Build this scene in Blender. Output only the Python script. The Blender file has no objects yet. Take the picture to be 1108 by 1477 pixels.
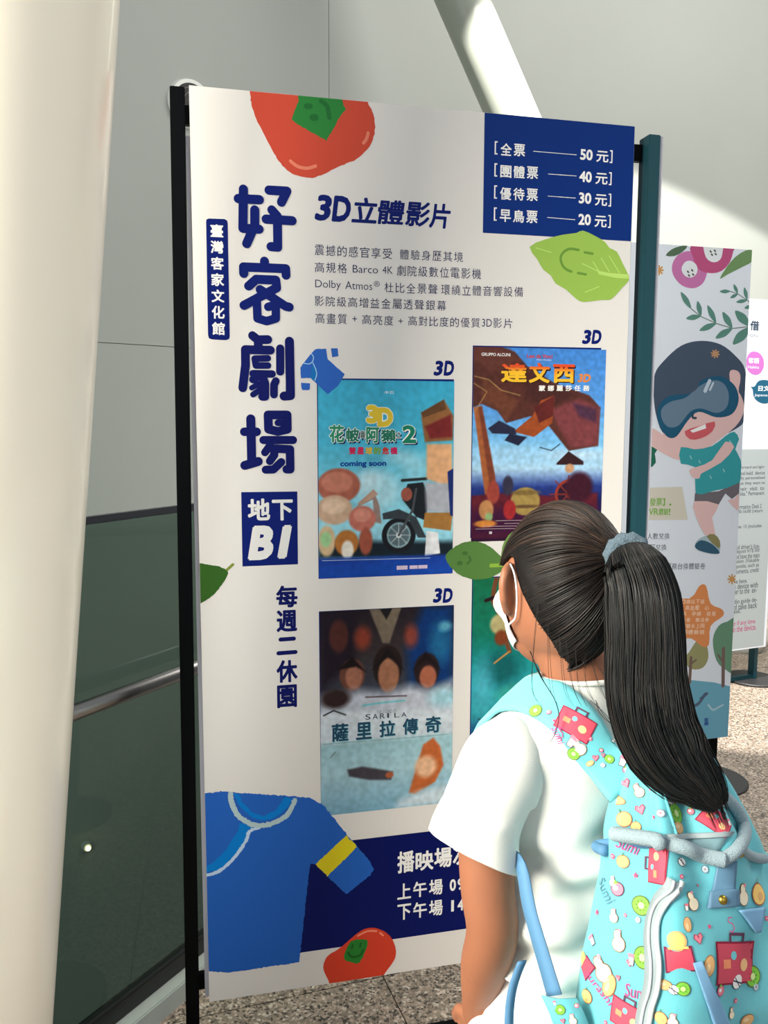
import bpy, bmesh, math, random
import numpy as np
from mathutils import Vector, Matrix, noise
from mathutils.bvhtree import BVHTree
from mathutils.geometry import tessellate_polygon
random.seed(7); rng = np.random.default_rng(7)
C = bpy.context.scene.collection
R = math.radians
# ------------------------------------------------------------------ camera
F = 1198.4; PITCH = 0.1102855; ROLL = 0.0025758; CAMZ = 1.384
cam = bpy.data.cameras.new('camera'); camo = bpy.data.objects.new('camera', cam); C.objects.link(camo)
cam.sensor_fit = 'VERTICAL'; cam.sensor_height = 24; cam.lens = 24 * F / 1477
cam.clip_start = 0.02; cam.clip_end = 200
fw = Vector((0, math.cos(PITCH), -math.sin(PITCH))); up0 = Vector((0, math.sin(PITCH), math.cos(PITCH))); rt0 = Vector((1, 0, 0))
rt = rt0 * math.cos(ROLL) + up0 * math.sin(ROLL); upv = up0 * math.cos(ROLL) - rt0 * math.sin(ROLL)
camo.matrix_world = Matrix(((rt.x, upv.x, -fw.x, 0), (rt.y, upv.y, -fw.y, 0), (rt.z, upv.z, -fw.z, CAMZ), (0, 0, 0, 1)))
bpy.context.scene.camera = camo
CAM = Vector((0, 0, CAMZ))
def ray(px, py): return (fw + rt * ((px - 554) / F) - upv * ((py - 738.5) / F))
def at(px, py, depth): return CAM + ray(px, py) * depth
# ------------------------------------------------------------------ light
sc = bpy.context.scene
sc.view_settings.view_transform = 'Standard'; sc.view_settings.look = 'None'
sc.view_settings.exposure = 0.0; sc.view_settings.gamma = 1; sc.view_settings.use_curve_mapping = False
w = bpy.data.worlds.new('hall_daylight'); sc.world = w; w.use_nodes = True
bg = w.node_tree.nodes['Background']; bg.inputs[0].default_value = (0.86, 0.93, 1.0, 1); bg.inputs[1].default_value = 0.36
def area(name, loc, target, size, sy, power, col):
    l = bpy.data.lights.new(name, 'AREA'); l.shape = 'RECTANGLE'; l.size = size; l.size_y = sy; l.energy = power; l.color = col
    o = bpy.data.objects.new(name, l); C.objects.link(o); o.location = loc
    o.rotation_euler = (Vector(target) - Vector(loc)).to_track_quat('-Z', 'Y').to_euler(); return o
area('side_window_light', (-2.6, -0.3, 2.6), (0.2, 1.2, 1.0), 1.6, 2.2, 115, (1.0, 0.96, 0.88))
area('rear_window_light', (1.6, -3.2, 3.2), (0.2, 1.8, 1.0), 4.0, 2.5, 44, (0.95, 0.98, 1.0))
area('far_fill_light', (4.2, 3.6, 6.0), (2.6, 4.6, 0.0), 4.0, 4.0, 360, (1.0, 0.95, 0.88))  # invented overhead fill, brightens the far floor and right wall
area('lower_fill_light', (-3.0, 2.4, -.2), (-1.3, 4.6, -1.3), 1.5, 1.2, 16, (.85, 1.0, .92))  # extra fill added to lift the dark wall behind the lower glass
def spot(name, loc, target, power, ang, blend, col, rad=.05):
    l = bpy.data.lights.new(name, 'SPOT'); l.energy = power; l.spot_size = R(ang); l.spot_blend = blend; l.color = col; l.shadow_soft_size = rad
    o = bpy.data.objects.new(name, l); C.objects.link(o); o.location = loc
    o.rotation_euler = (Vector(target) - Vector(loc)).to_track_quat('-Z', 'Y').to_euler(); return o
nw = area('column_fill_light', (-1.5, .1, 1.9), (-.6, 1.1, 1.4), 1.0, 1.6, 36, (1.0, .94, .80)); nw.data.spread = R(60)  # unseen fill added to brighten the cream column, no actual window
nw = area('column_front_fill', (-1.1, -1.3, 2.0), (-.85, 1.1, 1.5), .8, 1.8, 5, (1.0, .97, .88)); nw.data.spread = R(22)  # weaker fill, also added only for the column's camera side
spot('sun_patch_spot', (1.0, 3.0, 5.0), (2.378, 6.331, .2036), 2400, 62.7, 0.05, (1.0, 0.96, 0.9))  # added spot imitating the sunlit patch on far wall and floor
# ------------------------------------------------------------------ helpers
def s2l(c):
    c = np.asarray(c, float) / 255.0
    return np.where(c <= 0.04045, c / 12.92, ((c + 0.055) / 1.055) ** 2.4)
def col4(c): return tuple(s2l(c)) + (1.0,)
MATS = {}
def mat(name, c, rough=.5, metal=0, spec=.5, bump=0, bscale=60, var=0, vscale=8, trans=0, coat=0, sheen=0):
    if name in MATS: return MATS[name]
    m = bpy.data.materials.new(name); m.use_nodes = True; nt = m.node_tree; b = nt.nodes['Principled BSDF']
    b.inputs['Base Color'].default_value = col4(c); b.inputs['Roughness'].default_value = rough
    b.inputs['Metallic'].default_value = metal; b.inputs['Specular IOR Level'].default_value = spec
    b.inputs['Coat Weight'].default_value = coat; b.inputs['Sheen Weight'].default_value = sheen
    if var or bump:
        tc = nt.nodes.new('ShaderNodeTexCoord')
    if var:
        n = nt.nodes.new('ShaderNodeTexNoise'); n.inputs['Scale'].default_value = vscale; n.inputs['Detail'].default_value = 5
        nt.links.new(tc.outputs['Object'], n.inputs['Vector'])
        mx = nt.nodes.new('ShaderNodeMix'); mx.data_type = 'RGBA'; nt.links.new(n.outputs['Fac'], mx.inputs[0])
        a = np.clip(np.array(c) * (1 - var), 0, 255); z = np.clip(np.array(c) * (1 + var), 0, 255)
        mx.inputs[6].default_value = col4(a); mx.inputs[7].default_value = col4(z); nt.links.new(mx.outputs[2], b.inputs['Base Color'])
    if bump:
        n = nt.nodes.new('ShaderNodeTexNoise'); n.inputs['Scale'].default_value = bscale; n.inputs['Detail'].default_value = 4
        nt.links.new(tc.outputs['Object'], n.inputs['Vector'])
        bp = nt.nodes.new('ShaderNodeBump'); bp.inputs['Strength'].default_value = bump; bp.inputs['Distance'].default_value = .003
        nt.links.new(n.outputs['Fac'], bp.inputs['Height']); nt.links.new(bp.outputs[0], b.inputs['Normal'])
    MATS[name] = m; return m
def attr_mat(name, rough=.45, spec=.4, sheen=0):
    m = bpy.data.materials.new(name); m.use_nodes = True; nt = m.node_tree; b = nt.nodes['Principled BSDF']
    a = nt.nodes.new('ShaderNodeVertexColor'); a.layer_name = 'Col'; nt.links.new(a.outputs[0], b.inputs['Base Color'])
    b.inputs['Roughness'].default_value = rough; b.inputs['Specular IOR Level'].default_value = spec; b.inputs['Sheen Weight'].default_value = sheen
    return m
def granite():
    m = bpy.data.materials.new('granite'); m.use_nodes = True; nt = m.node_tree; b = nt.nodes['Principled BSDF']
    tc = nt.nodes.new('ShaderNodeTexCoord'); geo = nt.nodes.new('ShaderNodeNewGeometry')
    v = nt.nodes.new('ShaderNodeTexVoronoi'); v.inputs['Scale'].default_value = 170; nt.links.new(geo.outputs['Position'], v.inputs['Vector'])
    r = nt.nodes.new('ShaderNodeValToRGB'); sp = nt.nodes.new('ShaderNodeSeparateColor'); nt.links.new(v.outputs['Color'], sp.inputs[0]); nt.links.new(sp.outputs[0], r.inputs[0])
    e = r.color_ramp.elements; e[0].position = 0; e[0].color = col4((64, 58, 52)); e[1].position = 1; e[1].color = col4((214, 203, 188))
    for p, c in ((.15, (92, 84, 76)), (.24, (140, 128, 114)), (.55, (156, 140, 124)), (.75, (180, 158, 140))):
        x = e.new(p); x.color = col4(c)
    n = nt.nodes.new('ShaderNodeTexNoise'); n.inputs['Scale'].default_value = 45; n.inputs['Detail'].default_value = 6; nt.links.new(geo.outputs['Position'], n.inputs['Vector'])
    mx = nt.nodes.new('ShaderNodeMix'); mx.data_type = 'RGBA'; mx.blend_type = 'MULTIPLY'; mx.inputs[0].default_value = .55
    rr = nt.nodes.new('ShaderNodeMapRange'); rr.inputs[1].default_value = .35; rr.inputs[2].default_value = .65; rr.inputs[3].default_value = .5; rr.inputs[4].default_value = 1.15
    nt.links.new(n.outputs['Fac'], rr.inputs[0]); nt.links.new(r.outputs[0], mx.inputs[6]); nt.links.new(rr.outputs[0], mx.inputs[7])
    nt.links.new(mx.outputs[2], b.inputs['Base Color']); b.inputs['Roughness'].default_value = .33; b.inputs['Specular IOR Level'].default_value = .4
    return m
def glass_mat():
    m = bpy.data.materials.new('tinted_glass'); m.use_nodes = True; nt = m.node_tree; nt.nodes.clear()
    o = nt.nodes.new('ShaderNodeOutputMaterial'); t = nt.nodes.new('ShaderNodeBsdfTransparent'); t.inputs[0].default_value = (.46, .54, .50, 1)
    g = nt.nodes.new('ShaderNodeBsdfGlossy'); g.inputs[1].default_value = .03; g.inputs[0].default_value = (.9, .95, .93, 1)
    fr = nt.nodes.new('ShaderNodeFresnel'); fr.inputs[0].default_value = 1.35
    gm = nt.nodes.new('ShaderNodeNewGeometry'); mr = nt.nodes.new('ShaderNodeMath'); mr.operation = 'SUBTRACT'; mr.inputs[0].default_value = 1; nt.links.new(gm.outputs['Backfacing'], mr.inputs[1]); mm = nt.nodes.new('ShaderNodeMath'); mm.operation = 'MULTIPLY'; nt.links.new(fr.outputs[0], mm.inputs[0]); nt.links.new(mr.outputs[0], mm.inputs[1])
    mx = nt.nodes.new('ShaderNodeMixShader'); nt.links.new(mm.outputs[0], mx.inputs[0]); nt.links.new(t.outputs[0], mx.inputs[1]); nt.links.new(g.outputs[0], mx.inputs[2]); nt.links.new(mx.outputs[0], o.inputs[0])
    return m
def newmesh(name, verts, faces, m, parent=None, smooth=False, cols=None):
    me = bpy.data.meshes.new(name); me.from_pydata([tuple(v) for v in verts], [], [tuple(f) for f in faces]); me.update()
    if m is not None: me.materials.append(m)
    if smooth: me.polygons.foreach_set('use_smooth', [True] * len(me.polygons))
    if cols is not None:
        ca = me.color_attributes.new('Col', 'FLOAT_COLOR', 'POINT'); ca.data.foreach_set('color', np.asarray(cols, np.float32).ravel())
    o = bpy.data.objects.new(name, me); C.objects.link(o)
    if parent is not None: o.parent = parent
    return o
def bobj(name, bm, m, parent=None, smooth=False):
    me = bpy.data.meshes.new(name); bm.normal_update(); bm.to_mesh(me); bm.free()
    me.materials.append(m)
    if smooth: me.polygons.foreach_set('use_smooth', [True] * len(me.polygons))
    o = bpy.data.objects.new(name, me); C.objects.link(o)
    if parent is not None: o.parent = parent
    return o
def empty(name, loc, rz=0):
    o = bpy.data.objects.new(name, None); C.objects.link(o); o.empty_display_size = .1
    o.location = loc; o.rotation_euler = (0, 0, rz); return o
def tag(o, label=None, cat=None, group=None, kind=None):
    if label: o['label'] = label
    if cat: o['category'] = cat
    if group: o['group'] = group
    if kind: o['kind'] = kind
    return o
def bbox(bm, a, b, bev=0):
    r = bmesh.ops.create_cube(bm, size=1)['verts']
    for v in r: v.co = Vector([(a[i] + b[i]) / 2 + v.co[i] * (b[i] - a[i]) for i in range(3)])
    if bev:
        es = list({e for v in r for e in v.link_edges}); bmesh.ops.bevel(bm, geom=es, offset=bev, segments=2, affect='EDGES')
def box(name, a, b, m, parent=None, bev=0):
    bm = bmesh.new(); bbox(bm, a, b, bev); return bobj(name, bm, m, parent)
def frames(pts):
    pts = [Vector(p) for p in pts]; T = []
    for i in range(len(pts)):
        T.append((pts[min(i + 1, len(pts) - 1)] - pts[max(i - 1, 0)]).normalized())
    n = T[0].orthogonal().normalized(); out = []
    for t in T:
        n = (n - t * n.dot(t)).normalized(); out.append((n, t.cross(n)))
    return out
def tube_data(pts, rad, seg=12, caps=True):
    fr = frames(pts); V = []; Fc = []
    n = len(pts)
    for i, p in enumerate(pts):
        r = rad[i] if hasattr(rad, '__len__') else rad
        ra, rb = r if hasattr(r, '__len__') else (r, r)
        for k in range(seg):
            a = 2 * math.pi * k / seg
            V.append(Vector(p) + fr[i][0] * (math.cos(a) * ra) + fr[i][1] * (math.sin(a) * rb))
    for i in range(n - 1):
        for k in range(seg):
            k2 = (k + 1) % seg
            Fc.append((i * seg + k, i * seg + k2, (i + 1) * seg + k2, (i + 1) * seg + k))
    if caps:
        Fc.append(tuple(range(seg))[::-1]); Fc.append(tuple((n - 1) * seg + k for k in range(seg)))
    return V, Fc
def tube(name, pts, rad, m, parent=None, seg=12):
    V, Fc = tube_data(pts, rad, seg); return newmesh(name, V, Fc, m, parent, True)
def catmull(P, n=8, closed=False):
    P = [np.array(p, float) for p in P]; out = []; N = len(P)
    rngi = range(N) if closed else range(N - 1)
    for i in rngi:
        if closed: p0, p1, p2, p3 = P[(i - 1) % N], P[i], P[(i + 1) % N], P[(i + 2) % N]
        else: p0, p1, p2, p3 = P[max(i - 1, 0)], P[i], P[i + 1], P[min(i + 2, N - 1)]
        for k in range(n):
            t = k / n
            out.append(.5 * ((2 * p1) + (-p0 + p2) * t + (2 * p0 - 5 * p1 + 4 * p2 - p3) * t * t + (-p0 + 3 * p1 - 3 * p2 + p3) * t ** 3))
    if not closed: out.append(P[-1])
    return out
# ------------------------------------------------------------------ structure: floor
GR = granite()
TA = R(18.8); tx = Vector((math.cos(TA), math.sin(TA), 0)); ty = Vector((-math.sin(TA), math.cos(TA), 0)); T0 = Vector((0, 1.939, 0)); TS = .6
GP = Vector((-.640, 1.660, 0)); GD = Vector((.495, .869, 0)).normalized(); GN = Vector((GD.y, -GD.x, 0))   # balustrade line, normal to the hall
floor = box('floor', (-1.6, -1.5, -.06), (8.5, 8.6, -.012), mat('grout', (92, 84, 76), .9)); tag(floor, kind='structure')
bm = bmesh.new(); bm.from_mesh(floor.data)
bmesh.ops.bisect_plane(bm, geom=bm.verts[:] + bm.edges[:] + bm.faces[:], plane_co=GP - GN * .06, plane_no=-GN, clear_outer=True)
bm.to_mesh(floor.data); bm.free()
def tilebm():
    bm = bmesh.new(); bbox(bm, (0.0015, 0.0015, -.012), (TS - .0015, TS - .0015, 0)); return bm
b0 = tilebm(); base = bpy.data.meshes.new('floor_tile'); b0.to_mesh(base); b0.free(); base.materials.append(GR)
MW = Matrix(((tx.x, ty.x, 0, 0), (tx.y, ty.y, 0, 0), (0, 0, 1, 0), (0, 0, 0, 1)))
for i in range(-4, 13):
    for j in range(-5, 12):
        o = T0 + tx * (i * TS) + ty * (j * TS); c = o + tx * TS / 2 + ty * TS / 2
        dd = (c - GP).dot(GN)
        if c.y > 8.3 or c.y < -1.2 or c.x > 8 or dd < -.35 or c.x < -1.2: continue
        M = MW.copy(); M.translation = o
        if dd < .55:
            bt = tilebm(); bt.transform(M)
            bmesh.ops.bisect_plane(bt, geom=bt.verts[:] + bt.edges[:] + bt.faces[:], plane_co=GP + GN * .052, plane_no=-GN, clear_outer=True)
            if len(bt.faces) < 3: bt.free(); continue
            t = bobj('floor_tile', bt, GR, floor)
        else:
            t = bpy.data.objects.new('floor_tile', base); C.objects.link(t); t.matrix_world = M; t.parent = floor
lf = box('floor', (-9, -2, -2.7), (8, 10, -2.6), mat('lower_floor', (140, 148, 140), .6)); lf.name = 'floor_lower'; tag(lf, kind='structure')
# curved panelled wall
wp = catmull([(-6.5, .4, 0), (-3.5, 2.9, 0), (-1.5, 4.5, 0), (0, 5.7, 0), (1.3, 6.5, 0), (2.8, 7.2, 0), (4.6, 7.75, 0), (7, 8.1, 0), (9.5, 8.2, 0)], 40)
L = [0.0]
for a, b in zip(wp, wp[1:]): L.append(L[-1] + float(np.linalg.norm(b - a)))
def wall_at(s):
    i = min(max(np.searchsorted(L, s) - 1, 0), len(wp) - 2); t = (s - L[i]) / (L[i + 1] - L[i])
    p = Vector(wp[i] * (1 - t) + wp[i + 1] * t); d = Vector(wp[min(i + 3, len(wp) - 1)] - wp[max(i - 2, 0)]).normalized()
    return p, Vector((d.y, -d.x, 0))
seam = Vector((-.323, 5.44, 0)); s0 = min(((Vector(p) - seam).length, l) for p, l in zip(wp, L))[1]
WM = mat('wall_paint', (160, 165, 159), .55, var=.03, vscale=1.2, bump=.04, bscale=8)
def curved(name, sa, sb, za, zb, d0, d1, m, parent, n=10):
    V = []; Fc = []
    for k in range(n + 1):
        p, nn = wall_at(sa + (sb - sa) * k / n)
        for dd, z in ((d0, za), (d0, zb), (d1, zb), (d1, za)): V.append(p + nn * dd + Vector((0, 0, z)))
    for k in range(n):
        for q in range(4):
            a = k * 4 + q; b = k * 4 + (q + 1) % 4; Fc.append((a, b, b + 4, a + 4))
    Fc.append((0, 3, 2, 1)); Fc.append(tuple(n * 4 + q for q in range(4)))
    return newmesh(name, V, Fc, m, parent, False)
wall = curved('wall_back', .05, L[-1] - .05, -2.6, 7.2, -.2, -.012, mat('joint_dark', (136, 136, 128), .8), None, 60); tag(wall, kind='structure')
PW = 5.6; s = s0 - PW
while s < L[-1] - .2:
    if s > .1:
        for z0, z1 in ((-2.6, 1.788), (1.792, 7.2)):
            curved('wall_panel', s + .002, min(s + PW - .002, L[-1] - .05), z0, z1, -.012, 0, WM, wall, 34)
    s += PW
# round wall speaker
sd = ray(274, 151); best = None
for l in np.linspace(.2, L[-1] - .2, 1500):
    p, nn = wall_at(l); e = abs(p.x / p.y - sd.x / sd.y)
    if p.y > 0 and (best is None or e < best[0]): best = (e, l)
p, nn = wall_at(best[1]); zz = CAMZ + sd.z / sd.y * p.y
sp = empty('wall_speaker', (p.x, p.y, zz)); tag(sp, 'round white wall speaker with dark grille above left end of front poster', 'speaker')
sp.matrix_world = Matrix.Translation((p.x, p.y, zz)) @ nn.to_track_quat('Z', 'Y').to_matrix().to_4x4()
V, Fc = tube_data([(0, 0, 0), (0, 0, .03)], [.135, .125], 40); newmesh('rim', V, Fc, mat('white_plastic', (225, 228, 222), .4), sp)
V, Fc = tube_data([(0, 0, .0301), (0, 0, .036)], [.105, .1], 40); newmesh('grille', V, Fc, mat('dark_grille', (28, 28, 28), .6), sp)
for r_ in (.03, .055, .08):
    newmesh('grille_ring', *tube_data([Vector((math.cos(a) * r_, math.sin(a) * r_, .037)) for a in np.linspace(0, 2 * math.pi, 33)], .003, 6, False), mat('grey_ring', (90, 90, 88), .4), sp)
# glass balustrade
bl = empty('glass_balustrade', GP); bl.rotation_euler = (0, 0, math.atan2(GD.y, GD.x)); tag(bl, 'dark green tinted glass balustrade with metal handrail behind the front stand', 'balustrade')
GL = glass_mat(); BLK = mat('black_channel', (16, 17, 18), .4); STEEL = mat('brushed_steel', (150, 148, 146), .28, 1.0)
for a, b in ((-1.3, .95), (.955, 2.9)):
    box('glass_pane', (a, -.006, .07), (b, .006, 1.17), GL, bl)
box('top_cap', (-1.3, -.009, 1.168), (2.9, .009, 1.184), mat('dark_cap', (74, 76, 82), .35, .8), bl, .002)
box('base_channel', (-1.3, -.018, .05), (2.9, .012, .092), BLK, bl, .002)
box('kerb', (-1.3, -.052, -.01), (2.9, .05, .05), mat('kerb_stone', (176, 184, 178), .5, var=.05, vscale=20), bl, .003)
tube('handrail', [(-1.2, -.07, .812), (2.8, -.07, .812)], .0165, STEEL, bl, 20)
for x in (-.9, 1.25, 2.2): tube('handrail_bracket', [(x, -.008, .80), (x, -.05, .79), (x, -.07, .80)], .007, STEEL, bl, 8)
# lower level light seen through the glass
q = None
for l_ in np.linspace(.2, L[-1] - .2, 3000):
    p_, n_ = wall_at(l_); r_ = ray(125, 1220); e_ = abs(p_.x / p_.y - r_.x / r_.y) if p_.y > 0 else 9
    if q is None or e_ < q[0]: q = (e_, Vector((p_.x, p_.y, CAMZ + r_.z / r_.y * p_.y)) + n_ * .035, n_)
qn = q[2]; q = q[1]
lp = empty('stair_light', q); tag(lp, 'tiny warm light glowing behind the dark glass at lower left', 'light')
em = bpy.data.materials.new('lamp_glow'); em.use_nodes = True; em.node_tree.nodes['Principled BSDF'].inputs['Emission Color'].default_value = (1, .72, .42, 1); em.node_tree.nodes['Principled BSDF'].inputs['Emission Strength'].default_value = 18
bm = bmesh.new(); bmesh.ops.create_uvsphere(bm, u_segments=12, v_segments=8, radius=.014); bobj('bulb', bm, em, lp, True)
V, Fc = tube_data([-qn * .008, -qn * .036], [.022, .03], 16); newmesh('housing', V, Fc, WM, lp)
# columns
COLM = mat('column_paint', (246, 238, 220), .26, spec=.5, var=.015, vscale=3, coat=.25)
def column(name, p_lo, p_hi, r, m):
    e = empty(name, p_lo); a = Vector(p_lo); b = Vector(p_hi)
    pts = [(b - a) * t for t in np.linspace(0, 1, 12)]
    tube('shaft', pts, r, m, e, 72)
    return e
lean = (.141) / 1.38; r1 = .2
xe = lambda z: -.475 - r1 + (z - .52) * lean
c1 = column('column', (xe(0) - .01, 1.10, 0), (xe(4.5) - .01, 1.10, 4.5), r1, COLM); tag(c1, 'thick glossy cream column leaning at the left edge', 'column')
tube('base_collar', [(0, 0, 0), (lean * .05, 0, .05)], r1 + .02, mat('collar', (190, 186, 174), .4), c1, 48)
sl = .294 / .62
c2 = column('column', (.436 + sl * 3.75, 5.0, 0), (.436 - sl * 2.2, 5.0, 5.95), .142, mat('pipe_paint', (150, 155, 144), .4)); tag(c2, 'slim pale slanting pipe column behind the top of the front poster', 'column')
tube('base_collar', [(0, 0, 0), (-sl * .05, 0, .05)], .17, mat('collar', (190, 186, 174), .4), c2, 32)
# ------------------------------------------------------------------ printed boards
PRINT = attr_mat('printed_ink', .5, .12)
FRAME = mat('stand_frame', (3, 5, 7), .45, spec=.08)
FRAME_T = mat('teal_frame', (30, 70, 80), .4, spec=.25)
EDGE = mat('board_edge', (176, 178, 190), .5)
KR = lambda K, pts: [(K[0] + x / K[2], K[1] + y / K[2]) for x, y in pts]
K1 = (240, 110, 3.078); K2 = (600, 110, 3.078); K3 = (440, 480, 3.992); K4 = (660, 470, 3.992); K5 = (440, 830, 4.104); K6 = (240, 1120, 2.409)
K7 = (900, 330, 3.144); K8 = (900, 760, 3.077); F1 = (240, 110, 4.817); F2 = (320, 250, 6.425); F3 = (330, 470, 6.709); F4 = (330, 690, 4.345)
F5 = (340, 120, 5.036); F6 = (280, 1130, 3.957); F7 = (750, 320, 6.518); F8 = (430, 490, 13.85); H7 = (940, 660, 4.923); H8 = (950, 340, 7.013)
G1 = (440, 250, 4.617); G3 = (1020, 420, 4.614); G4 = (1040, 640, 4.616); G6 = (270, 780, 5.906)
FONT_CACHE = {}
def text_mesh(s, bold, shear=0):
    key = (s, bold, shear)
    if key in FONT_CACHE: return FONT_CACHE[key]
    cu = bpy.data.curves.new('t', 'FONT'); cu.body = s; cu.offset = bold if abs(bold) < .009 else 0; cu.resolution_u = 3; cu.fill_mode = 'FRONT'; cu.dimensions = '2D'
    o = bpy.data.objects.new('t', cu); C.objects.link(o)
    dg = bpy.context.evaluated_depsgraph_get(); dg.update(); me = bpy.data.meshes.new_from_object(o.evaluated_get(dg))
    V = np.array([v.co[:2] for v in me.vertices]) if len(me.vertices) else np.zeros((3, 2)); Fc = [tuple(p.vertices) for p in me.polygons]
    bpy.data.objects.remove(o); bpy.data.curves.remove(cu); bpy.data.meshes.remove(me)
    if bold >= .009 and len(Fc):
        n0 = len(V); VV = []; FF = []
        for k in range(8):
            VV.append(V + bold * np.array([math.cos(k * math.pi / 4 + .39), math.sin(k * math.pi / 4 + .39)])); FF += [tuple(i + n0 * k for i in f) for f in Fc]
        V = np.vstack(VV); Fc = FF
    V[:, 0] += V[:, 1] * shear
    mn = V.min(0); mx = V.max(0); V = (V - mn) / np.maximum(mx - mn, 1e-6)
    FONT_CACHE[key] = (V, Fc); return V, Fc
def clip_rect(P, W, Hh):
    def cl(P, ax, val, sgn):
        out = []
        for i in range(len(P)):
            a, b = P[i], P[(i + 1) % len(P)]; ia = (a[ax] - val) * sgn >= 0; ib = (b[ax] - val) * sgn >= 0
            if ia: out.append(a)
            if ia != ib:
                t = (val - a[ax]) / (b[ax] - a[ax]); out.append((a[0] + (b[0] - a[0]) * t, a[1] + (b[1] - a[1]) * t))
        return out
    for ax, v, s_ in ((0, .0003, 1), (0, W - .0003, -1), (1, .0003, 1), (1, Hh - .0003, -1)):
        if len(P) < 3: return []
        P = cl(P, ax, v, s_)
    return P
class Board:
    W = .9; H = 1.8; B = .19
    def __init__(s, bl, yaw):
        s.o = Vector((bl[0], bl[1], s.B)); s.d = Vector((math.sin(yaw), math.cos(yaw), 0)); s.n = Vector((s.d.y, -s.d.x, 0)); s.phi = math.pi / 2 - yaw
        s.base = s.o + s.d * .45; s.base.z = 0
    def uv(s, px, py):
        r = ray(px, py); t = (s.o - CAM).dot(s.n) / r.dot(s.n); p = CAM + r * t - s.o
        return (p.dot(s.d), p.z)
class Ink:
    """one flat printed element: coloured polygons in board coordinates"""
    def __init__(s, bd): s.bd = bd; s.V = []; s.F = []; s.Cc = []
    def uvpoly(s, P, c, lay):
        P = clip_rect([tuple(p) for p in P], s.bd.W, s.bd.H)
        Q = []
        for p in P:
            if not Q or math.dist(p, Q[-1]) > 1e-5: Q.append(p)
        if len(Q) < 3: return
        tr = tessellate_polygon([[Vector((a, b, 0)) for a, b in Q]]); k = len(s.V); s.q = (getattr(s, 'q', 0) + 1) % 40; y = -.00014 * lay - s.q * 2e-6
        s.V += [(a - .45, y, b + s.bd.B) for a, b in Q]; s.Cc += [col4(c)] * len(Q)
        for t in tr:
            a, b, cc = [Q[i] for i in t]
            if (b[0] - a[0]) * (cc[1] - a[1]) - (b[1] - a[1]) * (cc[0] - a[0]) < 0: t = t[::-1]
            s.F.append(tuple(k + i for i in t))
    def poly(s, pts, c, lay, smooth=0, rough=0, K=None):
        if K: pts = KR(K, pts)
        P = [s.bd.uv(*p) for p in pts]
        if smooth: P = [tuple(p) for p in catmull(P, smooth, True)]
        if rough:
            Q = []
            for i in range(len(P)):
                a = np.array(P[i]); b = np.array(P[(i + 1) % len(P)]); n = max(1, int(np.linalg.norm(b - a) / .0035))
                for k in range(n):
                    p = a + (b - a) * k / n; Q.append(tuple(p + rng.normal(0, rough, 2)))
            P = Q
        s.uvpoly(P, c, lay)
    def stroke(s, pts, wd, c, lay, K=None, rough=0, smooth=0):
        """round ended stroke; wd in metres"""
        if K: pts = KR(K, pts)
        P = [np.array(s.bd.uv(*p)) for p in pts]
        if smooth: P = catmull(P, smooth)
        r = wd / 2
        for i in range(len(P) - 1):
            a, b = P[i], P[i + 1]; d = b - a; L_ = np.linalg.norm(d)
            if L_ < 1e-6: continue
            d = d / L_; th = math.atan2(d[1], d[0]); cap = []
            for q in range(9): an = th + math.pi / 2 + math.pi * q / 8; cap.append(tuple(a + r * np.array([math.cos(an), math.sin(an)]) + (rng.normal(0, rough, 2) if rough else 0)))
            for q in range(9): an = th - math.pi / 2 + math.pi * q / 8; cap.append(tuple(b + r * np.array([math.cos(an), math.sin(an)]) + (rng.normal(0, rough, 2) if rough else 0)))
            s.uvpoly(cap, c, lay)
    def rect(s, a, b, c, lay, K=None):
        if K: a, b = KR(K, [a, b])
        u0, v0 = s.bd.uv(*a); u1, v1 = s.bd.uv(*b); s.uvpoly([(u0, v1), (u1, v1), (u1, v0), (u0, v0)], c, lay)
    def text(s, body, a, b, c, lay, bold=.0, shear=0, K=None):
        """ink box from pixel a (top left) to pixel b (bottom right)"""
        if K: a, b = KR(K, [a, b])
        V, Fc = text_mesh(body, bold, shear); u0, v1 = s.bd.uv(*a); u1, v0 = s.bd.uv(*b); k = len(s.V); y = -.00014 * lay
        s.V += [(u0 + x * (u1 - u0) - .45, y, v0 + z * (v1 - v0) + s.bd.B) for x, z in V]; s.Cc += [col4(c)] * len(V)
        if bold >= .009: s.V[k:] = [(x, yy - 4e-6 * (i * 8 // max(len(V), 1)), z) for i, (x, yy, z) in enumerate(s.V[k:])]
        s.F += [tuple(k + i for i in f) for f in Fc]
    def done(s, name, parent, label=None):
        o = newmesh(name, s.V, s.F, PRINT, parent, False, s.Cc)
        if label: o['label'] = label
        if 'letter' in name or 'text' in name: o['kind'] = 'stuff'
        return o
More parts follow.
